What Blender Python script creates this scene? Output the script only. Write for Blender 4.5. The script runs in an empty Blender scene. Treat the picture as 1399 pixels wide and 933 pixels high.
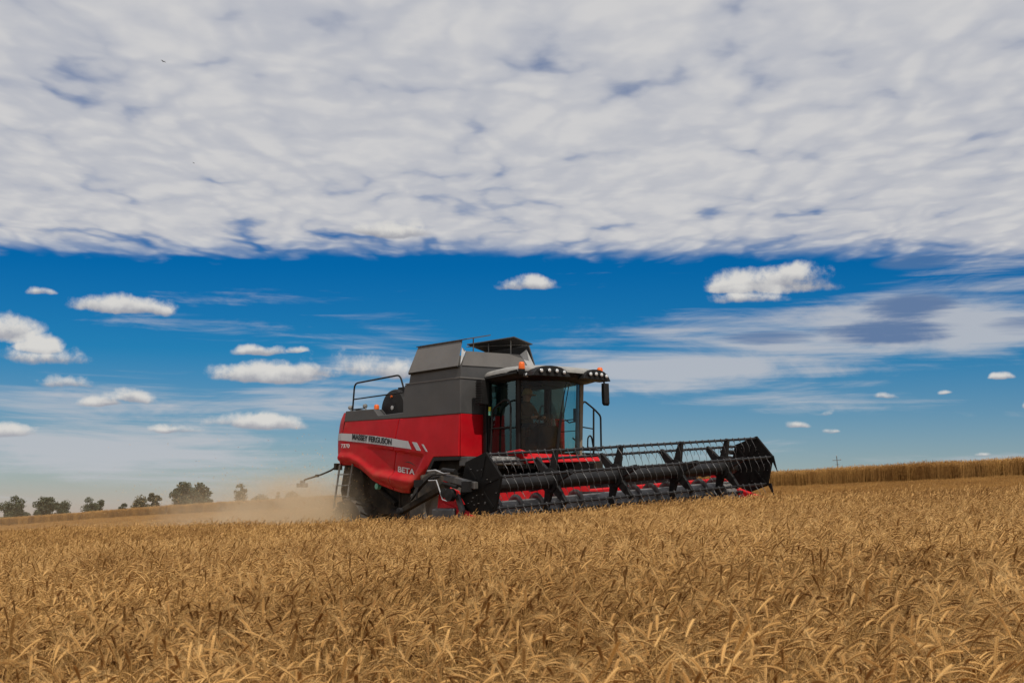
import bpy, bmesh, math, random
from mathutils import Vector, Matrix, noise as mnoise
import numpy as np
R = math.radians
sc = bpy.context.scene
col = sc.collection
# ------------------------------------------------------------------ camera
CAMZ = 1.32
cam_d = bpy.data.cameras.new('camera'); cam = bpy.data.objects.new('camera', cam_d); col.objects.link(cam)
cam.location = (0, 0, CAMZ); cam.rotation_euler = (R(90 + 7.0), 0, 0)
cam_d.lens = 50; cam_d.sensor_width = 36; cam_d.clip_end = 20000; cam_d.clip_start = .05
cam_d.dof.use_dof = True; cam_d.dof.focus_distance = 30; cam_d.dof.aperture_fstop = 18
sc.camera = cam
sc.view_settings.view_transform = 'Standard'; sc.view_settings.look = 'None'
sc.view_settings.exposure = 0.0; sc.view_settings.gamma = 1
sc.cycles.use_denoising = True
sc.cycles.volume_max_steps = 128
sc.cycles.transparent_max_bounces = 12
sc.cycles.max_bounces = 7; sc.cycles.diffuse_bounces = 3; sc.cycles.volume_bounces = 2
# ------------------------------------------------------------------ sun
SUN_AZ, SUN_EL = R(158), R(57)          # clockwise from +Y (the view direction)
sd = Vector((math.sin(SUN_AZ)*math.cos(SUN_EL), math.cos(SUN_AZ)*math.cos(SUN_EL), math.sin(SUN_EL)))
sl = bpy.data.lights.new('sun', 'SUN'); sl.energy = 3.1; sl.angle = R(0.6); sl.color = (1, .955, .88)
so = bpy.data.objects.new('sun', sl); col.objects.link(so)
so.rotation_euler = sd.to_track_quat('Z', 'Y').to_euler(); so.location = (20, -40, 60)

# ------------------------------------------------------------------ node expression helper
class X:
    """a float socket with arithmetic"""
    def __init__(s, nt, v): s.nt, s.v = nt, v
    def _m(s, op, *a, clamp=False):
        n = s.nt.nodes.new('ShaderNodeMath'); n.operation = op; n.use_clamp = clamp
        for i, q in enumerate((s,) + a):
            q = q.v if isinstance(q, X) else q
            if isinstance(q, (int, float)): n.inputs[i].default_value = q
            else: s.nt.links.new(q, n.inputs[i])
        return X(s.nt, n.outputs[0])
    def __add__(s, o): return s._m('ADD', o)
    def __sub__(s, o): return s._m('SUBTRACT', o)
    def __mul__(s, o): return s._m('MULTIPLY', o)
    def __truediv__(s, o): return s._m('DIVIDE', o)
    def mad(s, a, b): return s._m('MULTIPLY_ADD', a, b)
    def max(s, o): return s._m('MAXIMUM', o)
    def min(s, o): return s._m('MINIMUM', o)
    def clamp(s): return s._m('ADD', 0.0, clamp=True)
    def pow(s, o): return s._m('POWER', o)
    def ss(s, a, b, lo=0., hi=1.):
        n = s.nt.nodes.new('ShaderNodeMapRange'); n.interpolation_type = 'SMOOTHSTEP'; n.clamp = True
        s.nt.links.new(s.v, n.inputs[0])
        for i, q in zip((1, 2, 3, 4), (a, b, lo, hi)): n.inputs[i].default_value = q
        return X(s.nt, n.outputs[0])
def comb(nt, x, y, z=0.):
    n = nt.nodes.new('ShaderNodeCombineXYZ')
    for i, q in enumerate((x, y, z)):
        if isinstance(q, X): nt.links.new(q.v, n.inputs[i])
        else: n.inputs[i].default_value = q
    return n.outputs[0]
def fbm(nt, vec, scale, detail=5, rough=.55, dist=0., lac=2.):
    n = nt.nodes.new('ShaderNodeTexNoise'); n.inputs['Scale'].default_value = scale
    n.inputs['Detail'].default_value = detail; n.inputs['Roughness'].default_value = rough
    n.inputs['Distortion'].default_value = dist; n.inputs['Lacunarity'].default_value = lac
    if vec is not None: nt.links.new(vec, n.inputs['Vector'])
    return X(nt, n.outputs[0])
def mixc(nt, f, a, b, mode='MIX'):
    n = nt.nodes.new('ShaderNodeMix'); n.data_type = 'RGBA'; n.blend_type = mode; n.clamp_factor = True
    for q, i in ((f, 0), (a, 6), (b, 7)):
        if isinstance(q, X): nt.links.new(q.v, n.inputs[i])
        elif isinstance(q, (int, float)): n.inputs[i].default_value = q
        elif isinstance(q, tuple): n.inputs[i].default_value = (*q, 1)
        else: nt.links.new(q, n.inputs[i])
    return n.outputs[2]

# ------------------------------------------------------------------ world: clear sky + cloud layers, all by direction
def make_world():
    w = bpy.data.worlds.new('World'); sc.world = w; w.use_nodes = True
    nt = w.node_tree; N = nt.nodes; N.clear()
    out = N.new('ShaderNodeOutputWorld'); bg = N.new('ShaderNodeBackground'); bg.inputs[1].default_value = .1
    nt.links.new(bg.outputs[0], out.inputs[0])
    sky = N.new('ShaderNodeTexSky'); sky.sky_type = 'NISHITA'; sky.sun_disc = False
    sky.sun_elevation = SUN_EL; sky.sun_rotation = SUN_AZ; sky.dust_density = .3; sky.ozone_density = 3; sky.air_density = 1
    tc = N.new('ShaderNodeTexCoord'); sp = N.new('ShaderNodeSeparateXYZ'); nt.links.new(tc.outputs['Generated'], sp.inputs[0])
    dx, dy, dz = (X(nt, sp.outputs[i]) for i in range(3))
    K = 180 / math.pi
    az = X(nt, dx._m('ARCTAN2', dy).v) * K                       # degrees from +Y, clockwise
    el = dz.min(.9999).max(-.9999)._m('ARCSINE') * K
    # ---- clear air: Nishita, deepened (a polarised, saturated sky)
    rp = N.new('ShaderNodeValToRGB'); er = rp.color_ramp
    pts = [(0, (.66, .58, .66)), (1.5, (.50, .55, .64)), (4, (.26, .45, .63)), (6.5, (.05, .37, .62)), (10, (.004, .30, .60)), (20, (.02, .32, .62)), (60, (.3, .5, .8))]
    while len(er.elements) < len(pts): er.elements.new(.5)
    for e, (d, c) in zip(er.elements, pts): e.position = d / 60; e.color = (*c, 1)
    nt.links.new((el / 60.).clamp().v, rp.inputs[0])
    base = mixc(nt, 1., sky.outputs[0], rp.outputs[0], 'MULTIPLY')
    below = el.ss(-6, -.5, 1, 0)
    base = mixc(nt, below, base, (2.2, 2.3, 2.3))
    # ---- high thin veils (cirrus)
    v1 = comb(nt, az * .16, el * .85 + az * .02, 3.1)
    n1 = fbm(nt, v1, 1.0, 8, .64, .9)
    v2 = comb(nt, az * .05, el * .55, 9.)
    n2 = fbm(nt, v2, 1.0, 4, .5, .3)
    n3 = fbm(nt, comb(nt, az * .085 + el * .05, el * 1.9, 14.), 1.0, 7, .62, .4)
    reg = None
    for (a, e, wa, we, am) in CIRRUS:
        g = ((az - a) / wa).pow(2.) if False else None
        p = (az - a) / wa; q = (el - e - (az - a) * CTILT) / we
        r2 = (p * p).mad(1., q * q)
        t = r2.ss(0, 1, am, 0)
        reg = t if reg is None else reg + t
    cir = ((n1 - .5) * 1.5 + (n2 - .5) * .9 + (n3 - .5) * 1.5 + reg * 1.0 - .30).ss(0, .85) * .84
    base = mixc(nt, cir, base, (5.0, 5.15, 5.5))
    for (a, e, wa, we, am) in LENSES:
        p = (az - a) / wa; q = (el - e) / we
        m = (p * p).mad(1., q * q) + (n1 - .5) * 1.8 + (n3 - .5) * 2.4
        base = mixc(nt, m.ss(.1, 1.2, am, 0), base, (1.2, 1.95, 3.5))
    # ---- the altocumulus sheet: a plane overhead, ending along a straight front
    h = dz.max(.02)
    X0 = dx / h; Y0 = dy / h
    vv = comb(nt, X0, Y0 * 1.0, .4)
    w1 = fbm(nt, comb(nt, X0 * 1.2, Y0 * .7, 11.), 2.2, 4, .55); w2 = fbm(nt, comb(nt, X0 * 1.2, Y0 * .7, 17.), 2.2, 4, .55)
    qx = X0 * 1.15 + (w1 - .5) * .50 + Y0 * .10; qy = Y0 * .66 + (w2 - .5) * .50
    def puff(sc_, off):
        vn = nt.nodes.new('ShaderNodeTexVoronoi'); vn.feature = 'SMOOTH_F1'; vn.voronoi_dimensions = '2D'
        vn.inputs['Scale'].default_value = sc_; vn.inputs['Smoothness'].default_value = .75
        nt.links.new(comb(nt, qx + off, qy), vn.inputs['Vector']); return X(nt, vn.outputs['Distance'])
    c1 = puff(5.0, 0.); c2 = puff(10.5, 3.)
    a1 = fbm(nt, comb(nt, X0 * 1.3, Y0 * .9, .4), 2.0, 6, .5, .3)
    a2 = fbm(nt, comb(nt, X0 * .9 + 3., Y0 * .55, 2.), 1.0, 3, .5)
    a3 = fbm(nt, comb(nt, X0 * 1.2, Y0 * .9, 5.), 9., 5, .6, .3)
    lump = c1 * -.95 + c2 * -.75 + .76                      # high in the middle of a puff, low between puffs
    wob = fbm(nt, comb(nt, X0 * 1.2, Y0 * .3, 7.), 1., 7, .62)
    Y1 = Y0 + (wob - .5) * .55 - X0 * .06 - lump * .2
    edge = Y1.ss(4.95, 5.50, 1, 0)
    thin = Y0.ss(3.5, 5.2, 0, .17) * (X0 * -1.).ss(-.3, 1.2, .2, 1.) + (X0 - .35)._m('ABSOLUTE').ss(.1, .7, .10, 0.)
    den = lump * .95 + (a1 - .5) * .65 + (a2 - .5) * .6 + (a3 - .5) * .3 + .60 - thin
    deck = den.ss(-.32, .42) * edge
    dsh = lump * .9 + (a1 - .5) * .9 + (a3 - .5) * .5 + (a2 - .5) * .5
    dcol = mixc(nt, dsh.ss(-.35, .60), (4.75, 4.9, 5.4), (6.2, 6.15, 6.2))
    base = mixc(nt, deck * .985, base, dcol)
    # ---- cumulus heaps, each at its own bearing
    wv = comb(nt, az * .9, el * .9, 1.7)
    cn = fbm(nt, wv, 1.0, 8, .62)
    cn2 = fbm(nt, comb(nt, az * .33, el * .4, 5.), 1.0, 3, .5)
    wa_ = fbm(nt, comb(nt, az*.42, el*.6, 21.), 1., 3, .5); wb_ = fbm(nt, comb(nt, az*.55, el*.55, 33.), 1., 3, .5)
    azw = az + (wa_ - .5)*1.7; elw = el + (wb_ - .5)*.5
    M = None; SA = None; SB = None
    for (a, e, wa, we, s) in CUMULUS:
        p = (azw - a) / wa
        q0 = (elw - e) / we
        q = q0.max(q0 * -3.0)
        m = ((p * p).mad(-1., 1.) - q * q) * s
        mm = m.max(-2.)
        M = mm if M is None else M.max(mm)
        wgt = (m + .8).max(0.)
        SA = wgt * q0 if SA is None else wgt.mad(q0, SA)
        SB = wgt if SB is None else SB + wgt
    D = M + (cn - .5) * 2.7 + (cn2 - .5) * 1.6
    cum = D.ss(-.38, .72)
    lit = (SA / (SB + .05) * 1.25 + .36 + (cn - .5) * 1.6).ss(.0, 1.0)
    ccol = mixc(nt, lit, (3.3, 3.4, 3.85), (6.9, 6.75, 6.45))
    base = mixc(nt, cum * .97, base, ccol)
    nt.links.new(base, bg.inputs[0])

# bearing, height (deg), half width, half height, softness
CUMULUS = [
 (10.6, 9.05, 2.5, .78, 1.0), (11.5, 9.35, 1.3, .62, 1.0), (9.2, 9.0, 1.3, .5, 1.0),
 (.37, 9.20, 1.2, .45, 1.0), (-15.5, 8.0, 1.95, .62, 1.0), (-14.6, 8.0, 1.1, .4, 1.0),
 (-19.9, 6.8, 1.3, .95, 1.0), (-18.5, 6.4, .9, .55, 1.0), (-10.2, 6.45, 1.1, .33, .8), (-8.65, 6.5, .45, .2, .8),
 (-9.5, 5.45, 2.5, .62, 1.0), (-8.0, 5.6, 1.2, .5, 1.0), (-9.9, 3.6, 1.9, .48, 1.0), (-15.2, 4.5, 1.1, .4, .8), (-16.2, 4.3, .7, .3, .7),
 (-4.7, 11.3, 1.5, .42, .7), (-18.6, 6.0, 1.3, .4, .25), (9.6, 8.6, 1.4, .3, .3), (-6.6, 5.9, 1.6, .6, .3), (11.4, 3.55, .55, .22, .9), (12.75, 3.3, .38, .12, .6), (12.6, 3.95, .30, .14, .35),
 (19.1, 5.25, .36, .2, .7), (16.9, 4.65, .2, .10, .5), (20.0, 4.1, .4, .25, .8), (-4.6, 5.7, 1.3, .6, .7), (18.2, 2.35, .42, .12, .5),
 (-19.6, 3.1, 1.1, .4, .8), (-13.3, 3.35, .9, .22, .6), (-18.6, 8.45, .45, .25, .9), (-17.6, 5.0, .9, .3, .5), (14.8, 4.6, .35, .14, .3)]
CTILT = .035
CIRRUS = [(10, 6.7, 13, 2.3, .80), (20, 8.2, 9, 3.0, .75), (5.5, 5.6, 6, 1.0, .40), (12, 4.35, 8, .8, .42), (18, 1.9, 9, .8, .4),
 (-15, 3.6, 12, 2.6, .68), (-5.5, 5.2, 6.0, 2.2, .60), (-14, 1.4, 16, 2.2, .46), (-10, 8.0, 13, 1.3, .40), (-18, 9.2, 6, .5, .16), (6, 2.6, 8, .6, .3)]
LENSES = [(15.7, 8.05, 1.9, .60, 1.), (14.9, 7.15, 3.0, .50, 1.), (10.4, 7.0, 2.1, .32, .75), (20.3, 7.2, 2.0, .4, .7), (16.2, 9.8, 1.7, .3, .5)]
make_world()

# ------------------------------------------------------------------ materials
def pmat(name, color, rough=.5, metal=0., coat=0., var=.12, vscale=6., bump=0., bscale=40., dust=0., dustcol=(.34, .27, .18), spec=.5):
    m = bpy.data.materials.new(name); m.use_nodes = True; nt = m.node_tree
    b = nt.nodes['Principled BSDF']; b.inputs['Roughness'].default_value = rough; b.inputs['Metallic'].default_value = metal
    b.inputs['Specular IOR Level'].default_value = spec
    b.inputs['Coat Weight'].default_value = coat; b.inputs['Coat Roughness'].default_value = .15
    tc = nt.nodes.new('ShaderNodeTexCoord'); oc = tc.outputs['Object']
    n = fbm(nt, oc, vscale, 5, .6)
    c = mixc(nt, n.ss(.3, .7), tuple(q*(1-var) for q in color), tuple(min(1, q*(1+var)) for q in color))
    if dust:
        d = fbm(nt, oc, 2.3, 6, .65)
        c = mixc(nt, d.ss(.38, .8) * dust, c, dustcol)
        nt.links.new((d.ss(.3, .8, rough, min(1, rough+.25))).v, b.inputs['Roughness'])
    nt.links.new(c, b.inputs['Base Color'])
    if bump:
        bp = nt.nodes.new('ShaderNodeBump'); bp.inputs['Strength'].default_value = bump
        nt.links.new(fbm(nt, oc, bscale, 3).v, bp.inputs['Height']); nt.links.new(bp.outputs[0], b.inputs['Normal'])
    return m
M = {}
M['red'] = pmat('red_paint', (.46, .0035, .010), .42, coat=.04, var=.10, vscale=2., dust=.10, dustcol=(.30, .06, .04), spec=.16)
def low_dust(m):
    nt = m.node_tree; b = nt.nodes['Principled BSDF']; old = b.inputs['Base Color'].links[0].from_socket
    tc = nt.nodes.new('ShaderNodeTexCoord'); sp = nt.nodes.new('ShaderNodeSeparateXYZ'); nt.links.new(tc.outputs['Object'], sp.inputs[0])
    x, z = X(nt, sp.outputs[0]), X(nt, sp.outputs[2])
    n = fbm(nt, comb(nt, x*1.2, z*2.6, 3.), 1.5, 7, .68); n2 = fbm(nt, comb(nt, x*9., z*1.3, 5.), 1.5, 4, .6)
    f = (z.ss(1.3, 2.6, .42, .02) + x.ss(-5.2, -2.8, .18, 0.)) * (n.ss(.38, .72)*.75 + (n2 - .45)*.5).clamp()
    nt.links.new(mixc(nt, f, old, (.30, .15, .075)), b.inputs['Base Color'])
low_dust(M['red'])
M['redflat'] = pmat('red_header_paint', (.55, .008, .014), .5, dust=.08, spec=.2)
M['grey'] = pmat('dark_grey_paint', (.060, .058, .056), .48, var=.12, vscale=1.6, dust=.25, dustcol=(.13, .115, .10))
M['greylt'] = pmat('mid_grey_paint', (.135, .125, .115), .5, var=.1, vscale=1.6, dust=.25, dustcol=(.19, .165, .14))
M['canvas'] = pmat('light_canvas', (.42, .42, .41), .8)
M['black'] = pmat('black_steel', (.011, .010, .0095), .5, var=.3, dust=.18, dustcol=(.035, .028, .02), spec=.25)
M['plate'] = pmat('worn_black_plate', (.006, .005, .0042), .55, var=.3, dust=.3, dustcol=(.014, .009, .006), spec=.15)
M['steel'] = pmat('bare_steel', (.09, .088, .088), .42, metal=.5, var=.25, dust=.2)
M['reelsteel'] = pmat('black_reel_tube', (.016, .0155, .016), .38, metal=.2, var=.3, dust=.12, dustcol=(.05,.04,.03), spec=.4)
M['augersteel'] = pmat('worn_auger_steel', (.15, .146, .148), .42, metal=.3, var=.3, dust=.25)
M['tine'] = pmat('tine_spring_steel', (.16, .155, .15), .4, metal=.6)
M['silver'] = pmat('silver_decal', (.42, .42, .42), .4, var=.04)
M['white'] = pmat('cream_roof_paint', (.29, .28, .258), .4, dust=.3, dustcol=(.42, .38, .32))
M['decalblack'] = pmat('black_lettering', (.012, .012, .012), .5)
M['decalwhite'] = pmat('pale_lettering', (.55, .54, .53), .5)
M['tyre'] = pmat('tyre_rubber', (.042, .039, .036), .85, bump=.5, dust=.8, dustcol=(.15, .115, .08), spec=.2)
M['rim'] = pmat('rim_paint', (.11, .10, .09), .6, dust=.6, dustcol=(.16, .12, .08))
M['orange'] = pmat('orange_beacon', (.75, .13, .01), .3)
M['lamp'] = pmat('lamp_glass', (.75, .75, .73), .12, metal=.4)
M['lampring'] = pmat('lamp_bezel', (.03, .03, .03), .4)
M['yellow'] = pmat('yellow_plastic', (.5, .5, .02), .5)
M['green'] = pmat('green_plastic', (.12, .36, .25), .5)
M['beige'] = pmat('dusty_sunlit_pillar', (.20, .16, .11), .6, dust=.6, dustcol=(.24, .19, .12))  # dust plus the sunlight on the left front pillar, both in the colour
M['dustymetal'] = pmat('dusty_metal', (.22, .215, .20), .55, metal=.2, var=.35, vscale=9., dust=.5, dustcol=(.33, .30, .25))
M['under'] = pmat('dusty_undercarriage', (.020, .017, .014), .85, var=.4, vscale=5, dust=.7, dustcol=(.105, .078, .05), spec=.15)
M['interior'] = pmat('cab_lining', (.06, .045, .03), .85)
M['seat'] = pmat('seat_cloth', (.035, .03, .028), .9)
M['skin'] = pmat('skin', (.42, .22, .13), .6)
M['shirt'] = pmat('brown_shirt', (.12, .075, .04), .85)
M['trouser'] = pmat('work_trousers', (.03, .032, .04), .9)
M['hat'] = pmat('straw_hat', (.42, .27, .11), .8)
M['bark'] = pmat('bark', (.09, .07, .05), .9)
M['pole'] = pmat('weathered_wood', (.13, .11, .10), .9)
M['bird'] = pmat('dark_feather', (.04, .04, .045), .8)
def glass_mat(name, tint, dust=.06, dustcol=(.25, .18, .1), ior=1.45, gl=(.45, .45, .45)):
    m = bpy.data.materials.new(name); m.use_nodes = True; nt = m.node_tree; N = nt.nodes; N.clear()
    o = N.new('ShaderNodeOutputMaterial'); t = N.new('ShaderNodeBsdfTransparent'); t.inputs[0].default_value = (*tint, 1)
    g = N.new('ShaderNodeBsdfGlossy'); g.inputs['Roughness'].default_value = .05; g.inputs[0].default_value = (*gl, 1)
    d = N.new('ShaderNodeBsdfDiffuse'); d.inputs[0].default_value = (*dustcol, 1)
    lw = N.new('ShaderNodeFresnel'); lw.inputs[0].default_value = ior
    a = N.new('ShaderNodeMixShader'); b = N.new('ShaderNodeMixShader')
    nt.links.new(lw.outputs[0], a.inputs[0]); nt.links.new(t.outputs[0], a.inputs[1]); nt.links.new(g.outputs[0], a.inputs[2])
    tc = N.new('ShaderNodeTexCoord')
    nt.links.new((fbm(nt, tc.outputs['Object'], 2.5, 5, .6).ss(.3, .75) * (dust*2)).v, b.inputs[0])
    nt.links.new(a.outputs[0], b.inputs[1]); nt.links.new(d.outputs[0], b.inputs[2]); nt.links.new(b.outputs[0], o.inputs[0])
    return m
M['wind'] = glass_mat('dusty_windscreen', (.70, .74, .70), .05, (.20, .12, .05))
M['glass'] = glass_mat('teal_tinted_glass', (.44, .82, .84), .02, (.12, .14, .13), 1.9, (.6, .85, .85))

# ------------------------------------------------------------------ mesh helper
class MB:
    def __init__(s): s.v, s.f, s.mi = [], [], []
    def add(s, vs, fs, mi=0):
        o = len(s.v); s.v += [tuple(p) for p in vs]
        s.f += [tuple(i + o for i in f) for f in fs]; s.mi += [mi] * len(fs); return s
    def box(s, x0, x1, y0, y1, z0, z1, mi=0):
        return s.hexa([(x0,y0,z0),(x1,y0,z0),(x1,y1,z0),(x0,y1,z0),(x0,y0,z1),(x1,y0,z1),(x1,y1,z1),(x0,y1,z1)], mi)
    def hexa(s, p, mi=0):
        return s.add(p, [(3,2,1,0),(4,5,6,7),(0,1,5,4),(1,2,6,5),(2,3,7,6),(3,0,4,7)], mi)
    def slab(s, q, t, mi=0):
        """polygon q (3D points) thickened by t along its normal"""
        q = [Vector(p) for p in q]
        n = Vector((0, 0, 0))
        for i in range(len(q)): n += q[i].cross(q[(i+1) % len(q)])
        n.normalize(); k = len(q)
        vs = [p + n*t/2 for p in q] + [p - n*t/2 for p in q]
        fs = [tuple(range(k)), tuple(range(2*k-1, k-1, -1))] + [(i, i+k, (i+1) % k + k, (i+1) % k) for i in range(k)]
        return s.add(vs, fs, mi)
    def prism(s, xz, y0, y1, mi=0):
        k = len(xz)
        vs = [(x, y0, z) for x, z in xz] + [(x, y1, z) for x, z in xz]
        fs = [tuple(range(k)), tuple(range(2*k-1, k-1, -1))] + [((i+1) % k, i, i+k, (i+1) % k + k) for i in range(k)]
        return s.add(vs, fs, mi)
    def tube(s, pts, r, n=8, mi=0, cap=True, round_=0):
        P = [Vector(p) for p in pts]
        rr = list(r) if isinstance(r, (list, tuple)) else [r] * len(P)
        if round_ and len(P) > 2:
            Q = [P[0]]
            for i in range(1, len(P)-1):
                a, b, c = P[i-1], P[i], P[i+1]
                d1 = min(round_, (a-b).length*.45); d2 = min(round_, (c-b).length*.45)
                p0 = b + (a-b).normalized()*d1; p2 = b + (c-b).normalized()*d2
                for k in range(6):
                    t = k/5; Q.append(p0*(1-t)**2 + b*2*t*(1-t) + p2*t*t)
            Q.append(P[-1]); P = Q; rr = [rr[0]] * len(P)
        vs = []; up = None
        for i, p in enumerate(P):
            t = (P[min(i+1, len(P)-1)] - P[max(i-1, 0)]).normalized()
            if up is None: up = Vector((0, 0, 1)) if abs(t.z) < .9 else Vector((1, 0, 0))
            a = t.cross(up).normalized(); b = a.cross(t).normalized(); up = b
            for k in range(n):
                q = 2*math.pi*k/n; vs.append(p + (a*math.cos(q) + b*math.sin(q))*rr[i])
        fs = [(i*n+k, i*n+(k+1) % n, (i+1)*n+(k+1) % n, (i+1)*n+k) for i in range(len(P)-1) for k in range(n)]
        if cap: fs += [tuple(range(n-1, -1, -1)), tuple(range((len(P)-1)*n, len(P)*n))]
        return s.add(vs, fs, mi)
    def lathe(s, prof, n, o=(0, 0, 0), axis='y', mi=0):
        """prof: (radius, along axis)"""
        vs = []
        for r, a in prof:
            for k in range(n):
                q = 2*math.pi*k/n; c, d = r*math.cos(q), r*math.sin(q)
                p = {'y': (c, a, d), 'z': (c, d, a), 'x': (a, c, d)}[axis]
                vs.append((p[0]+o[0], p[1]+o[1], p[2]+o[2]))
        fs = [(i*n+k, i*n+(k+1) % n, (i+1)*n+(k+1) % n, (i+1)*n+k) for i in range(len(prof)-1) for k in range(n)]
        return s.add(vs, fs, mi)
    def grid(s, rows, mi=0):
        m = len(rows[0]); vs = [p for r in rows for p in r]
        return s.add(vs, [(i*m+j, i*m+j+1, (i+1)*m+j+1, (i+1)*m+j) for i in range(len(rows)-1) for j in range(m-1)], mi)
    def mesh(s, name, mats, smooth=None, fix=True):
        me = bpy.data.meshes.new(name); me.from_pydata(s.v, [], s.f)
        for m in (mats if isinstance(mats, (list, tuple)) else [mats]): me.materials.append(m)
        if any(s.mi): me.polygons.foreach_set('material_index', s.mi)
        if fix:
            bm = bmesh.new(); bm.from_mesh(me); bmesh.ops.recalc_face_normals(bm, faces=bm.faces); bm.to_mesh(me); bm.free()
        if smooth is not None:
            me.polygons.foreach_set('use_smooth', [True]*len(me.polygons))
            me.set_sharp_from_angle(angle=R(smooth))
        me.update(); return me
    def build(s, name, mats, parent=None, smooth=None, bevel=0., fix=True):
        o = bpy.data.objects.new(name, s.mesh(name, mats, smooth, fix)); col.objects.link(o)
        if parent is not None: o.parent = parent
        if bevel:
            b = o.modifiers.new('bevel', 'BEVEL'); b.width = bevel; b.segments = 2; b.limit_method = 'ANGLE'; b.angle_limit = R(35)
        return o
def tag(o, label=None, cat=None, group=None, kind=None):
    if label: o['label'] = label
    if cat: o['category'] = cat
    if group: o['group'] = group
    if kind: o['kind'] = kind
    return o
def empty(name, loc, rz=0):
    o = bpy.data.objects.new(name, None); col.objects.link(o); o.location = loc; o.rotation_euler = (0, 0, rz); o.empty_display_size = .3
    return o
def sstep(a, b, x):
    t = min(1, max(0, (x-a)/(b-a))); return t*t*(3-2*t)
def pw(pts, x):
    if x <= pts[0][0]: return pts[0][1]
    for (a, b), (c, d) in zip(pts, pts[1:]):
        if x <= c: return b + (d-b)*(x-a)/(c-a) if c > a else d
    return pts[-1][1]

# ------------------------------------------------------------------ terrain
TH = R(39)
Fv = Vector((math.sin(TH), -math.cos(TH), 0)); Lv = Vector((math.cos(TH), math.sin(TH), 0))
MC = Vector((-1.13, 30.4, 0)) + Lv*1.5                # machine axis, ground plan
WL = Vector((21, 59, 0))                              # a point of the far crop edge
def st(x, y):
    d = Vector((x, y, 0)) - WL; return d.dot(Lv), -d.dot(Fv)      # beyond the edge / along it, away from the camera's right
def plane(x, y): return -1.40 + .054*x + .02*y
def gz(x, y):
    s, t = st(x, y)
    bump = .60 * (1 - .66*sstep(70, 121, t)) * sstep(-27, -2, s)
    if s <= 0: z = plane(x, y) + bump
    else:
        p = WL - Fv*t
        z = plane(p.x, p.y) + bump - .004*s
        z += (-1.7 - z) * sstep(12, 95, s)
    z = z if z > -2.0 else -2.0 + (z+2.0)*.25
    r = math.hypot(x, y)
    z += (-1.7 - z) * sstep(170, 330, r)
    return max(z, -4.) + CAMZ + .02*mnoise.noise((x*.25, y*.25, 0))
def make_ground():
    def axis(n, lo, hi, mid, k):
        return None
    xs = sorted({round(math.sinh(i/9.)*4.5*(1 if True else 0), 2) for i in range(-72, 73)})
    ys = sorted({round(12+math.sinh(i/9.)*5.5, 2) for i in range(-20, 68)})
    b = MB(); b.grid([[(x, y, gz(x, y)) for x in xs] for y in ys])
    m = bpy.data.materials.new('stubble_soil'); m.use_nodes = True; nt = m.node_tree
    bs = nt.nodes['Principled BSDF']; bs.inputs['Roughness'].default_value = .95; bs.inputs['Specular IOR Level'].default_value = .1
    ge = nt.nodes.new('ShaderNodeNewGeometry'); sp = nt.nodes.new('ShaderNodeSeparateXYZ'); nt.links.new(ge.outputs['Position'], sp.inputs[0])
    px, py = X(nt, sp.outputs[0]), X(nt, sp.outputs[1])
    across = px*Lv.x + py*Lv.y; along = px*Fv.x + py*Fv.y
    rows = fbm(nt, comb(nt, across*5.5, along*.35), 1., 3, .6)
    blot = fbm(nt, comb(nt, px, py), .22, 5, .6)
    c = mixc(nt, rows.ss(.35, .65), (.27, .17, .075), (.46, .31, .145))
    c = mixc(nt, blot.ss(.35, .7) * .4, c, (.40, .28, .14))
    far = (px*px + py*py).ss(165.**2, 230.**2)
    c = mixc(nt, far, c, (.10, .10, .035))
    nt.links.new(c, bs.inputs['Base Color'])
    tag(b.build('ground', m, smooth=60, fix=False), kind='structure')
make_ground()

# ------------------------------------------------------------------ wheat
def wheat_mat(name, c0, c1, trans=.14, rough=.65):
    m = bpy.data.materials.new(name); m.use_nodes = True; nt = m.node_tree; N = nt.nodes
    b = N['Principled BSDF']; b.inputs['Roughness'].default_value = rough; b.inputs['Specular IOR Level'].default_value = .25
    oi = N.new('ShaderNodeObjectInfo'); ge = N.new('ShaderNodeNewGeometry')
    f1 = fbm(nt, ge.outputs['Position'], 9., 2, .6)
    f2 = fbm(nt, ge.outputs['Position'], .35, 4, .6)
    f = f1*.85 + f2*.75 + X(nt, oi.outputs['Random'])*.18 - .40
    c = mixc(nt, f.ss(.15, .85), c0, c1)
    nt.links.new(c, b.inputs['Base Color'])
    tr = N.new('ShaderNodeBsdfTranslucent'); nt.links.new(c, tr.inputs[0])
    mx = N.new('ShaderNodeMixShader'); mx.inputs[0].default_value = trans
    nt.links.new(b.outputs[0], mx.inputs[1]); nt.links.new(tr.outputs[0], mx.inputs[2])
    nt.links.new(mx.outputs[0], N['Material Output'].inputs[0])
    return m
WE = wheat_mat('wheat_ear', (.29, .132, .033), (.72, .425, .145))
WS = wheat_mat('wheat_straw', (.24, .115, .030), (.56, .315, .095))
WA = wheat_mat('wheat_awn', (.46, .265, .085), (.76, .485, .20))
WMATS = [WE, WS, WA]

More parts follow.
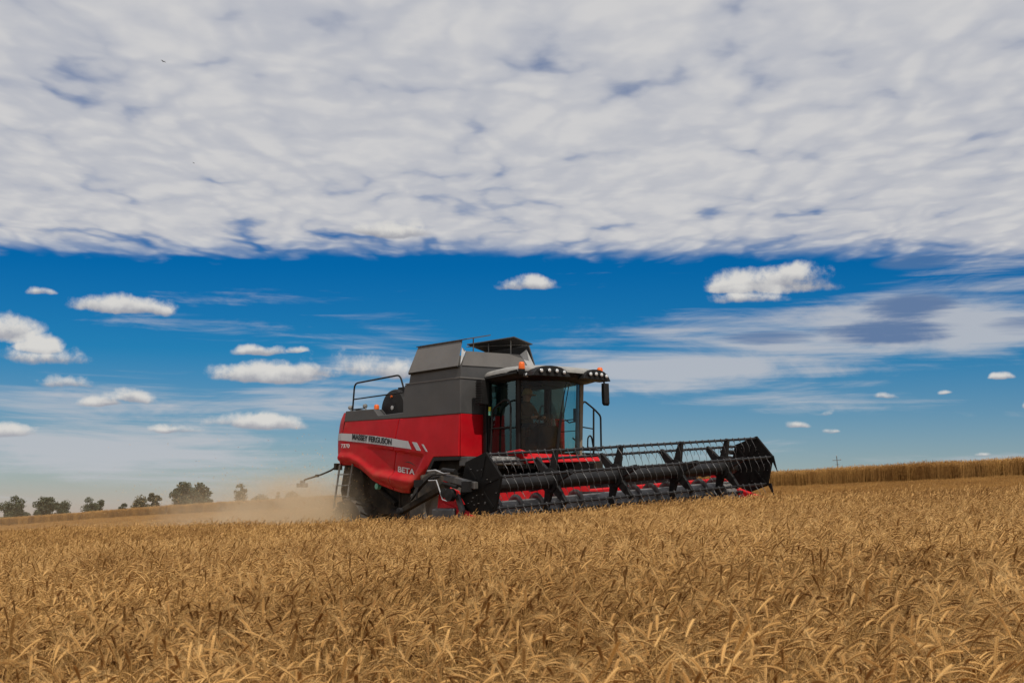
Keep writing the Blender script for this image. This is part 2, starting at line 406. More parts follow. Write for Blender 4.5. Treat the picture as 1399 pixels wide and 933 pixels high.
def stalk(b, be, x, y, h, nod, nd, lod, rnd, fat=1.):
    """b: stem mesh, be: ear mesh (may be the same)"""
    lean = rnd.uniform(0, .10); ld = nd + rnd.uniform(-.9, .9)
    d = Vector((math.cos(nd), math.sin(nd), 0)); sd_ = Vector((-d.y, d.x, 0))
    ns = (7, 4, 2)[lod]
    p = Vector((x, y, 0)); L = Vector((math.cos(ld)*lean, math.sin(ld)*lean, 1)).normalized()
    neck = .10; pts = []; hs = h - neck*.6
    for i in range(ns):
        t = i/(ns-1); pts.append(p + L*hs*t + d*.03*t*t)
    nn = (6, 4, 2)[lod]; q = pts[-1]
    for i in range(1, nn+1):
        a = nod*.62*i/nn; q = q + (d*math.sin(a) + Vector((0, 0, 1))*math.cos(a))*neck/nn; pts.append(q)
    r0 = (.0016, .0019, .0030)[lod]*fat
    b.tube(pts, [r0]*(ns) + [r0*.75]*nn, 3, 1, cap=False)
    el = rnd.uniform(.056, .080); ne = (10, 5, 3)[lod]; a0 = nod*.62
    tw = rnd.uniform(-1, 1)
    ep = [q]; et = []
    for i in range(ne):
        a = a0 + nod*.38*(i+.5)/ne
        t = d*math.sin(a) + Vector((0, 0, 1))*math.cos(a); et.append(t); q = q + t*el/ne; ep.append(q)
    if lod == 0:
        be.tube(ep, [.0022]*len(ep), 3, 0, cap=False)
        for i in range(ne):
            t = et[i]; nrm = t.cross(sd_).normalized()
            s1 = (sd_*math.cos(tw) + nrm*math.sin(tw)).normalized(); s2 = t.cross(s1)
            tp = .75 + .35*math.sin(math.pi*(i+.7)/(ne+.6))
            for sg in (-1, 1):
                c = ep[i] + t*(el/ne*(.25 if sg > 0 else .7)) + s1*sg*.0016
                dr = (t*.93 + s1*sg*.30).normalized(); ln = .0108*tp; wd = .0019*tp; w2 = .0024*tp
                pr = dr.cross(s2).normalized()
                m_ = c + dr*ln*.45; tip = c + dr*ln
                be.add([c, m_+pr*wd, m_+s2*w2, m_-pr*wd, m_-s2*w2, tip],
                       [(0,2,1),(0,3,2),(0,4,3),(0,1,4),(5,1,2),(5,2,3),(5,3,4),(5,4,1)], 0)
                if rnd.random() < .9:
                    al = rnd.uniform(.045, .08); ad = (t + s1*sg*rnd.uniform(.05, .35) + s2*rnd.uniform(-.28, .28)).normalized()
                    be.add([tip-s2*.00035, tip+pr*.00035, tip+ad*al], [(0, 1, 2)], 2)
    elif lod == 1:
        be.tube(ep, [.0020, .0036, .0042, .0040, .0031, .0009], 4, 0, cap=False)
        for i in range(1, ne+1):
            t = et[i-1]; u_ = t.cross(sd_)
            for k in range(2):
                ad = (t + sd_*rnd.uniform(-.4, .4) + u_*rnd.uniform(-.4, .4)).normalized()
                be.add([ep[i]-sd_*.0005, ep[i]+sd_*.0005, ep[i]+ad*.06], [(0, 1, 2)], 2)
    else:
        be.tube(ep, [.0024*fat, .0052*fat, .0049*fat, .0011], 3, 0, cap=False)
    # dry leaf blades
    for k in range((2, 1, 1)[lod]):
        if rnd.random() < .42:
            hz = rnd.uniform(.25, .8)*h; a = rnd.uniform(0, 6.28); e = Vector((math.cos(a), math.sin(a), 0)); w = Vector((-e.y, e.x, 0))
            bp = p + L*hz; ll = rnd.uniform(.10, .24); pa, pb = [], []
            nl = (5, 4, 3)[lod]
            for i in range(nl):
                t = i/(nl-1); c = bp + e*ll*(t*.8) + Vector((0, 0, ll*(.55*t - .95*t*t)))
                wd = (.0026 if lod < 2 else .0034)*(1-t*.9); pa.append(c-w*wd); pb.append(c+w*wd)
            b.grid([pa, pb], 1)
protos = bpy.data.collections.new('wheat_clumps')
def clump(name, size, n, lod, seed, h0=.80, fat=1., bare=0):
    rnd = random.Random(seed); b = MB()
    for i in range(bare):                                  # bare straws between the ears
        x, y = rnd.uniform(-size/2, size/2), rnd.uniform(-size/2, size/2); l = rnd.uniform(.52, .80)
        a, b_ = rnd.gauss(0, .07), rnd.gauss(0, .07)
        b.tube([(x, y, .0), (x+a*.5, y+b_*.5, l*.6), (x+a*1.3, y+b_*1.3, l)], (.0012, .0015, .0026)[lod], 3, 1, cap=False)
    for i in range(n):
        x, y = rnd.uniform(-size/2, size/2), rnd.uniform(-size/2, size/2)
        stalk(b, b, x, y, rnd.gauss(h0, .055), min(2.8, max(.15, rnd.gauss(1.75, .65))), rnd.gauss(0, 1.25), lod, rnd, fat)
    o = bpy.data.objects.new(name, b.mesh(name, WMATS, fix=False)); protos.objects.link(o)
CL = {0: (.34, 40, 120), 1: (.36, 52, 100), 2: (.55, 125, 90)}
names = []
for lod in range(3):
    for k in range(5): clump('clump_%d_%d' % (lod, k), CL[lod][0], CL[lod][1], lod, 10*lod+k, bare=CL[lod][2])
for k in range(3): clump('clump_3_%d' % k, .55, 110, 2, 90+k, .80, 1.3)          # tall crop on the far side
def stubble_clump(k):
    rnd = random.Random(300+k); b = MB()
    for i in range(60):
        x = round(rnd.uniform(-.4, .4)/.16)*.16 + rnd.gauss(0, .02); y = rnd.uniform(-.4, .4); h = rnd.uniform(.10, .2)
        b.tube([(x, y, 0), (x+rnd.gauss(0, .03), y+rnd.gauss(0, .03), h)], .004, 3, 1, cap=False)
    for i in range(26):
        x, y, a = rnd.uniform(-.4, .4), rnd.uniform(-.4, .4), rnd.uniform(0, 6.3); l = rnd.uniform(.08, .2)
        b.tube([(x, y, rnd.uniform(.02, .14)), (x+l*math.cos(a), y+l*math.sin(a), rnd.uniform(.02, .14))], .004, 3, 1, cap=False)
    o = bpy.data.objects.new('clump_4_%d' % k, b.mesh('stub', WMATS, fix=False)); protos.objects.link(o)
for k in range(3): stubble_clump(k)
order = sorted(o.name for o in protos.objects)
IDX = {l: [i for i, n in enumerate(order) if n.startswith('clump_%d' % l)] for l in range(5)}

def scatter(name, pts):
    """pts: (x, y, z, rotz, sxy, sz, idx): one object whose points carry the clumps"""
    me = bpy.data.meshes.new(name); me.from_pydata([p[:3] for p in pts], [], [])
    at = me.attributes.new('rot', 'FLOAT_VECTOR', 'POINT'); at.data.foreach_set('vector', [c for p in pts for c in (p[7] if len(p) > 7 else 0, 0, p[3])])
    at = me.attributes.new('scl', 'FLOAT_VECTOR', 'POINT'); at.data.foreach_set('vector', [c for p in pts for c in (p[4], p[4], p[5])])
    at = me.attributes.new('pick', 'INT', 'POINT'); at.data.foreach_set('value', [p[6] for p in pts])
    for m in WMATS: me.materials.append(m)
    o = bpy.data.objects.new(name, me); col.objects.link(o)
    g = bpy.data.node_groups.new(name, 'GeometryNodeTree')
    g.interface.new_socket('Geometry', in_out='INPUT', socket_type='NodeSocketGeometry')
    g.interface.new_socket('Geometry', in_out='OUTPUT', socket_type='NodeSocketGeometry')
    N = g.nodes; gi, go = N.new('NodeGroupInput'), N.new('NodeGroupOutput')
    ci = N.new('GeometryNodeCollectionInfo'); ci.inputs['Collection'].default_value = protos
    ci.inputs['Separate Children'].default_value = True; ci.inputs['Reset Children'].default_value = True
    ip = N.new('GeometryNodeInstanceOnPoints'); ip.inputs['Pick Instance'].default_value = True
    def attr(nm, ty):
        a = N.new('GeometryNodeInputNamedAttribute'); a.data_type = ty; a.inputs[0].default_value = nm; return a.outputs[0]
    g.links.new(gi.outputs[0], ip.inputs['Points']); g.links.new(ci.outputs[0], ip.inputs['Instance'])
    g.links.new(attr('pick', 'INT'), ip.inputs['Instance Index']); g.links.new(attr('rot', 'FLOAT_VECTOR'), ip.inputs['Rotation'])
    g.links.new(attr('scl', 'FLOAT_VECTOR'), ip.inputs['Scale']); g.links.new(ip.outputs[0], go.inputs[0])
    md = o.modifiers.new('scatter', 'NODES'); md.node_group = g
    return o
def mach(x, y):
    d = Vector((x, y, 0)) - MC; return d.dot(Fv), d.dot(Lv)
V0, V1, U1 = -3.72, 3.62, 3.75                        # header ends, cutter bar
def standing(x, y):
    u, v = mach(x, y)
    return v < V0 or (v < V1 and u > U1)
def hvar(x, y): return 1 + .055*mnoise.noise((x*.5, y*.5, 3)) + .05*mnoise.noise((x*.13, y*.13, 8))
rnd = random.Random(5)
pts = []
def fill(y0, y1, step, lod):
    y = y0
    while y < y1:
        xm = .40*y + 2.5; x = -xm
        while x < xm:
            px, py = x + rnd.uniform(-.5, .5)*step, y + rnd.uniform(-.5, .5)*step
            if standing(px, py):
                k = hvar(px, py); wind = .75*mnoise.noise((px*.22, py*.22, 20))
                pts.append((px, py, gz(px, py), wind + rnd.gauss(.1, .5) + (math.pi if rnd.random() < .13 else 0), rnd.uniform(.92, 1.1), k*rnd.uniform(.95, 1.05), rnd.choice(IDX[lod])))
            x += step
        y += step
fill(3.2, 9, .27, 0); fill(9, 21, .28, 1); fill(21, 62, .42, 2)
tag(scatter('wheat_field', pts), kind='stuff')
pts = []
t = -16.
while t < 150:
    stp = .36 if t < 45 else .5; s = 0.
    while s < 7:
        p = WL - Fv*(t + rnd.uniform(-.15, .15)) + Lv*(s + rnd.uniform(-.06, .10))
        pts.append((p.x, p.y, gz(p.x, p.y), rnd.uniform(0, 6.28), rnd.uniform(.9, 1.1), hvar(p.x, p.y)*rnd.uniform(.97, 1.04), rnd.choice(IDX[3])))
        s += .38 if s < 2 else .6
    t += stp
tag(scatter('far_wheat', pts), kind='stuff')
pts = []
y = 24.
while y < 125:
    stp = .62 if y < 70 else .95
    x = -.40*y - 2
    while x < .40*y + 2:
        px, py = x + rnd.uniform(-.3, .3), y + rnd.uniform(-.3, .3)
        s, t_ = st(px, py)
        if s < .1 and not standing(px, py):
            pts.append((px, py, gz(px, py), -(math.pi/2-TH) + math.pi/2 + rnd.gauss(0, .05), 1., rnd.uniform(.8, 1.2), rnd.choice(IDX[4])))
        x += stp
    y += stp
tag(scatter('stubble', pts), kind='stuff')
# the nearest stalks, each an object of its own
sv = []
for k in range(8):
    r_ = random.Random(700+k); bs, be = MB(), MB()
    stalk(bs, be, 0, 0, .84, min(2.5, max(.5, r_.gauss(1.6, .5))), 0, 0, r_)
    sv.append((bs.mesh('stem', WMATS, fix=False), be.mesh('ear', WMATS, fix=False)))
for i in range(290):
    y = 3.55 + 1.9*rnd.random()**1.3; x = rnd.uniform(-.365, .365)*y
    ms, me_ = sv[i % 8]
    o = bpy.data.objects.new('wheat_stalk', ms); col.objects.link(o)
    o.location = (x, y, gz(x, y)); o.rotation_euler = (rnd.gauss(0, .03), rnd.gauss(0, .03), rnd.gauss(.15, .95)); k = rnd.uniform(.95, 1.05)*hvar(x, y); o.scale = (k, k, k)
    tag(o, 'ripe bearded wheat stalk bowing its golden ear, one of the nearest at the photo bottom', 'wheat', 'wheat stalks nearest the camera')
    e = bpy.data.objects.new('ear', me_); col.objects.link(e); e.parent = o

# ------------------------------------------------------------------ combine harvester (local: x forward, y to its left, z up from the right front wheel's ground)
RZ = math.atan2(Fv.y, Fv.x)
mroot = empty('combine_harvester', (MC.x, MC.y, CAMZ - .87), RZ)
tag(mroot, 'red and dark grey combine harvester cutting wheat with its wide black reel lowered', 'combine harvester')
def part(b, name, mats, parent=None, **k): return b.build(name, mats, parent or mroot, **k)

# --- red side panels: a curved skin, pressed in below the stripe
zb = [(-4.83,2.09),(-4.4,2.075),(-4.23,2.05),(-3.96,1.97),(-3.69,1.84),(-3.42,1.70),(-3.07,1.59),(-2.64,1.49),(-2.2,1.40),(-1.90,1.38),(-1.22,1.81),(-.93,2.155),(0.0,2.14)]
zt = [(-4.7,3.115),(-4.6,3.11),(-2.29,3.065),(0,3.05)]
def disp(x, z):
    zc = pw([(-4.8,2.60),(-2.91,2.43),(-1.24,2.20)], x)           # crease under the stripe
    zl = pw([(-4.8,2.30),(-4.3,2.28),(-3.9,2.16),(-3.25,1.83),(-1.73,1.64)], x)     # ledge above the hem
    xf = -1.24 - (2.20 - z)*.85                                    # front of the pressed field
    d = .085*sstep(-3.9, -2.3, x) * sstep(0, .045, zc - z) * sstep(.0, .16, z - zl) * sstep(0, .22, xf - x)
    lip = .05*sstep(.14, .0, abs(z - zl + .03)) * sstep(-1.3, -1.9, x)
    hem = .11*sstep(.13, 0, z - pw(zb, x)) if x < -1.2 else 0
    belly = .03*math.sin(math.pi*min(1, max(0, (z-1.4)/1.7)))
    return -d + lip - hem + belly
def seam(z): return pw([(1.45,-2.66),(2.46,-2.45),(3.06,-2.29)], z)
def skin(x0, x1, sgn, nx=60, nz=46, off=0.):
    rows = []
    for j in range(nz+1):
        t = j/nz; row = []
        for i in range(nx+1):
            s = i/nx; xa = x0(2.3) if callable(x0) else x0; xb_ = x1(2.3) if callable(x1) else x1
            x = xa + (xb_-xa)*s
            z = pw(zb, x) + (pw(zt, x)-pw(zb, x))*t
            if callable(x0): x += (x0(z)-x0(2.3))*(1-s)
            if callable(x1): x += (x1(z)-x1(2.3))*s
            row.append((x, sgn*(1.47 + disp(x, z) + off), z))
        rows.append(row)
    return rows
rear_seam = lambda z: pw([(2.05,-4.84),(2.57,-4.75),(3.11,-4.61)], z)
for sgn in (-1, 1):
    for nm, a, c in (('rear_side_panel', lambda z: rear_seam(z)+.024, lambda z: seam(z)-.010), ('front_side_panel', lambda z: seam(z)+.010, -.006)):
        b = MB(); b.grid(skin(a, c, sgn))
        o = part(b, nm, M['red'], smooth=50)
        s_ = o.modifiers.new('thickness', 'SOLIDIFY'); s_.thickness = .03; s_.offset = -1
# front face of the hull, either side of the cab
b = MB(); b.slab([(.012,-1.47,2.14),(.012,-1.47,3.05),(.012,1.47,3.05),(.012,1.47,2.14)], .03); part(b, 'front_panel', M['red'], bevel=.01)
# inner hull so nothing is hollow
b = MB(); b.prism([(-4.6,2.2),(-4.6,3.0),(-.03,3.02),(-.03,2.0),(-.9,1.55),(-2.9,1.75),(-3.7,2.1)], -1.30, 1.30)
b.prism([(-4.2,1.2),(-4.4,2.2),(-.3,2.2),(-.3,1.0),(-2.6,.9)], -.62, .62)
part(b, 'chassis', M['under'])
# stripe and slashes
def strip(xs, top, bot, off=.012):
    return [[(x, -(1.47 + disp(x, z) + off), z) for z in (bot(x)+(top(x)-bot(x))*k/4 for k in range(5))] for x in xs]
tp = lambda x: pw([(-4.9,2.84),(-4.71,2.84),(-4.03,2.79),(-3.19,2.71),(-2.41,2.61),(-1.75,2.515)], x)
bt = lambda x: pw([(-4.9,2.675),(-4.71,2.67),(-3.57,2.56),(-2.58,2.45),(-1.6,2.335)], x)
b = MB()
b.grid(strip([-4.70+.06*i for i in range(40)], tp, bt))
g = strip([-2.36+.06*i for i in range(8)], tp, bt)
b.grid(g); xe = -1.94
b.add([(x, -(1.47+disp(x, z)+.011), z) for x, z in ((xe,bt(xe)),(xe,tp(xe)),(-1.89,2.54),(-1.75,2.352))], [(0,1,2,3)])
for q in ([(-1.74,2.515),(-1.56,2.495),(-1.39,2.305),(-1.55,2.32)], [(-1.37,2.45),(-1.30,2.445),(-1.14,2.275),(-1.20,2.285)]):
    b.slab([(x, -(1.47+disp(x, z)+.010), z) for x, z in q], .006)
stripe = part(b, 'stripe', M['silver'])
def letters(txt, x0, z0, x1, z1, h, y, name, mat, bold=.0, parent=None):
    cu = bpy.data.curves.new(name, 'FONT'); cu.body = txt; cu.size = 1; cu.extrude = .004; cu.offset = bold
    t = bpy.data.objects.new('tmp', cu); col.objects.link(t)
    dg = bpy.context.evaluated_depsgraph_get(); me = bpy.data.meshes.new_from_object(t.evaluated_get(dg))
    bpy.data.objects.remove(t)
    v = np.array([q.co[:] for q in me.vertices]); lo, hi = v.min(0), v.max(0)
    L = math.hypot(x1-x0, z1-z0); a = math.atan2(z1-z0, x1-x0)
    for q, p in zip(me.vertices, v):
        u = (p[0]-lo[0])/(hi[0]-lo[0])*L; w = (p[1]-lo[1])/(hi[1]-lo[1])*h
        q.co = (x0 + u*math.cos(a), y - p[2], z0 + u*math.sin(a) + w)
    me.materials.clear(); me.materials.append(mat); me.name = name
    o = bpy.data.objects.new(name, me); col.objects.link(o); o.parent = parent or mroot; return o
letters('MASSEY FERGUSON', -4.19, 2.675, -2.54, 2.478, .138, -1.512, 'lettering', M['decalblack'], .022, stripe)
letters('7370', -4.70, 2.49, -4.33, 2.475, .095, -1.50, 'number_lettering', M['decalwhite'], .015)
letters('BETA', -2.41, 1.87, -1.76, 1.785, .125, -1.414, 'model_lettering', M['decalwhite'], .02)
b = MB(); b.tube([(-2.22+.52*k/10, -1.405, 2.03 - .07*k/10 + .075*math.sin(math.pi*min(1, .15+k/10*.85))) for k in range(11)], [.006+.010*math.sin(math.pi*k/10) for k in range(11)], 6)
part(b, 'arc_emblem', M['decalblack'])
# --- rear hood wrapping round the tail
def hood_rows(z0, z1, nz, off=0.):
    rows = []
    for j in range(nz+1):
        z = z0 + (z1-z0)*j/nz
        xr = pw([(2.07,-5.12),(2.25,-5.20),(2.6,-5.27),(2.74,-5.27),(3.0,-5.23),(3.2,-5.16),(3.33,-5.04)], z) - off
        xs = rear_seam(z); w = pw([(2.07,1.40),(2.35,1.47),(3.1,1.475),(3.33,1.43)], z) + off
        half = []
        for k in range(9):
            q = k/8*math.pi/2
            half.append((xs + (xr+.06-xs)*math.sin(q)**1.0, w - .42*(1-math.cos(q))))
        row = [(x, -y, z) for x, y in half] + [(xr, -.45, z), (xr-.03, 0, z), (xr, .45, z)] + [(x, y, z) for x, y in reversed(half)]
        rows.append(row)
    return rows
b = MB(); hr = hood_rows(2.07, 3.33, 24); b.grid(hr); b.add(hr[-1], [tuple(range(len(hr[-1])))]); b.add(hr[0], [tuple(range(len(hr[0])))])
hood = part(b, 'rear_hood', M['red'], smooth=50)
b = MB(); b.grid(hood_rows(2.672, 2.842, 4, .008)); part(b, 'hood_stripe', M['silver'], hood, smooth=60)
# --- grey deck, engine bay box, grain tank
b = MB(); b.prism([(-4.61,3.112),(-4.55,3.36),(-3.36,3.345),(-3.30,3.30),(-3.16,3.18),(-2.10,3.20),(-2.10,3.072),(-2.3,3.068)], -1.478, 1.478)
part(b, 'engine_deck', M['grey'], bevel=.015)
b = MB(); b.prism([(-2.14,3.07),(-2.14,3.40),(-2.08,3.81),(0.0,3.82),(0.012,3.055)], -1.482, 1.482); part(b, 'tank_side', M['grey'], bevel=.012)
b = MB(); b.box(-2.05, .018, -1.49, 1.49, 3.815, 3.842); part(b, 'tank_ledge', M['greylt'])
b = MB(); b.hexa([(-1.92,-1.47,3.842),(.005,-1.47,3.842),(.005,.62,3.842),(-1.92,.62,3.842),(-1.86,-1.47,4.075),(.0,-1.47,4.09),(.0,.60,4.13),(-1.86,.60,4.075)])
part(b, 'tank_neck', M['grey'])
ext = MB(); ext.slab([(-1.87,-1.53,4.06),(-.03,-1.53,4.075),(-.12,-1.34,4.65),(-1.75,-1.34,4.65)], .02)
part(ext, 'tank_flap', M['greylt'])
b = MB(); b.slab([(.01,-1.44,4.09),(.01,.44,4.13),(-.03,.19,4.44),(-.03,-1.30,4.41)], .02); part(b, 'tank_flap', M['greylt'])
b = MB(); b.slab([(0,.66,4.10),(-1.85,.66,4.07),(-1.75,.45,4.66),(-.05,.48,4.67)], .03); part(b, 'tank_flap', M['grey'])
b = MB(); b.slab([(-1.86,-1.44,4.075),(-1.86,.62,4.075),(-1.78,.45,4.55),(-1.78,-1.33,4.55)], .02); part(b, 'tank_flap', M['greylt'])
b = MB(); b.slab([(-.02,-1.46,4.10),(-.04,-1.30,4.41),(-.12,-1.345,4.50)], .012); part(b, 'corner_gusset', M['canvas'])
b = MB(); b.slab([(.0,.47,4.13),(-.035,.21,4.44),(-.04,.40,4.57),(.0,.60,4.20)], .012); part(b, 'corner_gusset', M['canvas'])
b = MB(); b.tube([(-1.88,-1.50,4.055),(-.05,-1.50,4.07)], .030, 8); part(b, 'hinge_shade_rod', M['black'])  # thick black rod, stands in for the shadow under the flap's lower edge
b = MB(); b.tube([(-.10,-1.05,4.42),(-.10,-1.05,4.72)], .014, 6); b.tube([(-.1,.0,4.43),(-.1,.0,4.76)], .014, 6); b.tube([(-.9,.0,4.4),(-.9,.0,4.76)], .014, 6); b.tube([(-1.6,-.1,4.74),(.1,.3,4.66)], .012, 6)
part(b, 'lid_strut', M['dustymetal'])
b = MB(); b.slab([(-1.78,-1.38,4.655),(.10,-1.38,4.655),(.12,-.74,4.79),(-1.72,-.74,4.79)], .022); part(b, 'tank_lid', M['grey'])
b = MB(); b.slab([(-1.55,.42,4.655),(.20,.38,4.665),(.20,-.15,4.79),(-1.52,-.15,4.785)], .022); part(b, 'tank_lid', M['grey'])
# rotary dust screen and rear railing
b = MB(); b.lathe([(0,-.10),(.40,-.10),(.47,-.07),(.50,.0),(.50,.55),(.0,.55)], 36, (-2.98,-1.12,3.30), 'y'); b.box(-2.98,-2.12,-1.05,-.5,3.2,3.84)
part(b, 'rotary_screen', M['black'], smooth=40)
b = MB(); b.lathe([(0,-.02),(.028,-.015),(.028,.02)], 12, (-2.98,-1.235,3.62), 'y', 0); b.lathe([(0,-.02),(.05,-.015),(.05,.02)], 12, (-2.93,-1.235,3.36), 'y', 1)
part(b, 'screen_lamp', [M['orange'], M['canvas']])
b = MB(); yy = -1.35
b.tube([(-4.45,yy,3.33),(-4.37,yy,4.02),(-2.46,yy,4.08),(-2.33,yy,3.80)], .021, 8, round_=.14); b.tube([(-4.41,yy,3.64),(-2.33,yy,3.67)], .016, 8)
b.tube([(-4.45,-1.35,3.40),(-4.45,-.2,3.40)], .016, 6); b.tube([(-4.45,-1.35,3.40),(-3.9,-1.35,3.40)], .014, 6)
part(b, 'rear_railing', M['black'], smooth=60)
for x in (-4.5, -3.86):
    b = MB(); b.tube([(x,-1.36,3.34),(x,-1.36,3.41)], .018, 8); b.lathe([(0,-.04),(.05,-.035),(.05,.02),(0,.04)], 14, (x-.02,-1.36,3.45), 'x'); part(b, 'work_lamp', M['dustymetal'], smooth=50)
b = MB(); b.lathe([(.06,0),(.06,.08),(.04,.11),(0,.115)], 14, (-3.40,-1.36,3.345), 'z'); part(b, 'rear_beacon', M['orange'], smooth=60)
# --- cab
b = MB(); b.box(.12,1.30,-.88,.88,2.02,2.17); b.box(.1,.16,-.86,.86,2.17,2.62)
part(b, 'cab_floor', M['black'], bevel=.02)
def post(p, q, w, d, mat, name):
    b = MB(); P, Q = Vector(p), Vector(q)
    b.hexa([P+Vector(c) for c in ((-d,-w,0),(d,-w,0),(d,w,0),(-d,w,0))] + [Q+Vector(c) for c in ((-d,-w,0),(d,-w,0),(d,w,0),(-d,w,0))])
    return part(b, name, mat, bevel=.012)
post((1.20,-.84,2.16),(1.24,-.86,3.76), .030,.045, M['black'], 'cab_pillar'); post((1.20,.84,2.16),(1.24,.86,3.76), .062,.06, M['beige'], 'cab_pillar')
post((.16,-.84,2.16),(.16,-.86,3.76), .09,.055, M['black'], 'cab_pillar'); post((.14,.84,2.16),(.14,.86,3.76), .05,.05, M['black'], 'cab_pillar')
def bow(y, r): return 1.24 + r*(1-(y/.86)**2)
b = MB(); b.grid([[(bow(y, .40 + .06*k/6), y*(1+.015*k/6), 2.18 + 1.55*k/6) for y in (-.82+1.64*i/18 for i in range(19))] for k in range(7)]); part(b, 'windscreen', M['wind'], smooth=60, fix=False)
for s in (-1, 1):
    b = MB(); b.add([(.21, s*.855, 2.2),(1.16, s*.845, 2.2),(1.19, s*.865, 3.74),(.21, s*.865, 3.74)], [(0,1,2,3)]); d_ = part(b, 'door_glass', M['glass'], fix=False)
    b = MB(); b.tube([(.24,s*.87,2.2),(1.15,s*.86,2.2),(1.17,s*.88,3.72),(.24,s*.88,3.72),(.24,s*.87,2.2)], .016, 6); b.tube([(.24,s*.875,2.72),(1.155,s*.868,2.72)], .010, 6); part(b, 'door_frame', M['black'], d_)
b = MB(); b.add([(.13,-.78,2.65),(.13,.78,2.65),(.13,.78,3.7),(.13,-.78,3.7)], [(0,1,2,3)]); part(b, 'rear_window', M['glass'], fix=False)
# left quarter glass standing proud of the pillar
b = MB(); b.add([(1.22,.91,2.7),(1.1,.99,2.75),(1.1,1.10,3.74),(1.22,.92,3.76)], [(0,1,2,3)]); part(b, 'quarter_glass', M['glass'], fix=False)
b = MB(); b.tube([(1.66,.1,3.72),(1.68,-.1,2.95),(1.66,-.18,2.3)], .012, 6); b.tube([(1.67,.18,3.72),(1.69,-.02,2.95)], .010, 6); b.tube([(1.68,-.05,3.05),(1.67,-.16,2.25)], .022, 6)
part(b, 'wiper', M['black'])
# interior
b = MB(); b.box(.16,.26,-.50,.10,2.3,3.72); b.box(.3,.95,-.80,-.45,2.17,2.75); b.box(.14,1.0,-.84,-.80,2.17,2.6); part(b, 'cab_lining', M['interior'], bevel=.02)
b = MB(); b.box(.42,.92,-.36,.16,2.55,2.70); b.box(.30,.46,-.36,.16,2.65,3.35); b.box(.36,.42,-.24,.04,3.35,3.55); b.box(.45,.85,-.26,.06,2.17,2.55); part(b, 'driver_seat', M['seat'], bevel=.04)
b = MB(); b.tube([(1.38,-.12,2.17),(1.22,-.12,2.85)], .05, 8); b.lathe([(.19,-.012),(.20,0),(.19,.012),(.175,0),(.19,-.012)], 24, (0,0,0), 'z')
for i in range(len(b.v)-24*5, len(b.v)):
    q = Vector(b.v[i]); q.rotate(Matrix.Rotation(R(-32), 3, 'Y')); b.v[i] = tuple(q + Vector((1.18,-.12,2.93)))
b.tube([(1.16,-.29,2.92),(1.2,.05,2.92)], .014, 6)
part(b, 'steering_wheel', M['black'], smooth=50)
b = MB(); b.hexa([(.95,-.55,2.17),(1.5,-.55,2.17),(1.5,.12,2.17),(.95,.12,2.17),(1.2,-.5,2.72),(1.48,-.5,2.78),(1.48,.02,2.78),(1.2,.02,2.72)]); part(b, 'console', M['seat'], bevel=.03)
b = MB(); b.prism([(1.16,2.18),(1.45,2.18),(1.34,2.5),(1.20,2.95),(1.16,2.95)], .12, .16); part(b, 'console_cover', M['dustymetal'])
b = MB(); b.tube([(.5,.82,2.95),(1.15,.82,2.97)], .012, 6); b.tube([(.8,.82,2.97),(.95,.80,2.90),(1.1,.82,2.92)], .014, 6); b.box(1.10,1.16,.78,.83,2.9,3.2); b.tube([(.75,.80,2.2),(.75,.80,2.28),(1.1,.80,2.28),(1.1,.8,2.2)], .014, 6); part(b, 'door_grip', M['black'])
# roof: a pale shell with a dark lower band
def roof_rows(zs):
    rows = []
    for z, sc_, fr in zs:
        row = []
        n = 40
        for i in range(n):
            q = 2*math.pi*i/n; c, s = math.cos(q), math.sin(q)
            e = 4.5
            x = math.copysign(abs(c)**(2/e), c); y = math.copysign(abs(s)**(2/e), s)
            xx = .95 + x*(.93 if x > 0 else .85)*sc_ + (fr*(1-(y)**2) if x > 0 else 0)
            row.append((xx, y*1.13*sc_, z - .05*max(0, -x)))
        row.append(row[0]); rows.append(row)
    return rows
b = MB(); b.grid(roof_rows([(3.86,1.0,.16),(3.92,1.0,.16),(3.965,.96,.15),(4.00,.85,.12),(4.02,.6,.05),(4.025,.02,0)])); roof = part(b, 'cab_roof', M['white'], smooth=60)
b = MB(); b.grid(roof_rows([(3.70,.02,0),(3.71,.80,.10),(3.77,.965,.13),(3.861,.985,.15)])); part(b, 'roof_lining', M['black'], roof, smooth=60)
b = MB(); b.slab([(1.905,-.33,3.87),(1.905,-.33,3.905),(1.9,.5,3.905),(1.9,.5,3.87)], .015); part(b, 'roof_panel', M['greylt'], roof)
for s in (-1, 1):
    b = MB(); outl = [(-.46,3.75),(-.41,3.83),(-.34,3.895),(-.25,3.94),(-.13,3.965),(0,3.972),(.13,3.965),(.25,3.94),(.34,3.895),(.41,3.83),(.46,3.75)]
    P = []
    for a, z in outl:
        y = s*.64 + a; x = 1.9 + .17*(1-(y/1.13)**2) - .005
        P.append((x, y, z))
    k = len(P); back = [(x-.30, y, z) for x, y, z in P]; frt = [(x+.06 - .03*(z-3.76)/.19, y, z) for x, y, z in P]
    b.add(frt + back, [tuple(range(k)), tuple(range(2*k-1, k-1, -1))] + [(i, i+k, (i+1) % k+k, (i+1) % k) for i in range(k)])
    pod = part(b, 'lamp_pod', M['black'], roof, bevel=.01)
for s in (-1, 1):
    for a, z in ((-.27,3.852),(-.09,3.865),(.09,3.862),(.27,3.842)):
        y = s*.64 + a; x = 1.9 + .17*(1-(y/1.13)**2) + .06
        b = MB(); b.lathe([(.048,-.03),(.048,.022),(.040,.026)], 16, (x,y,z), 'x', 1); b.lathe([(.041,.024),(.030,.034),(0,.038)], 16, (x,y,z), 'x', 0)
        part(b, 'headlamp', [M['lamp'], M['lampring']], smooth=50)
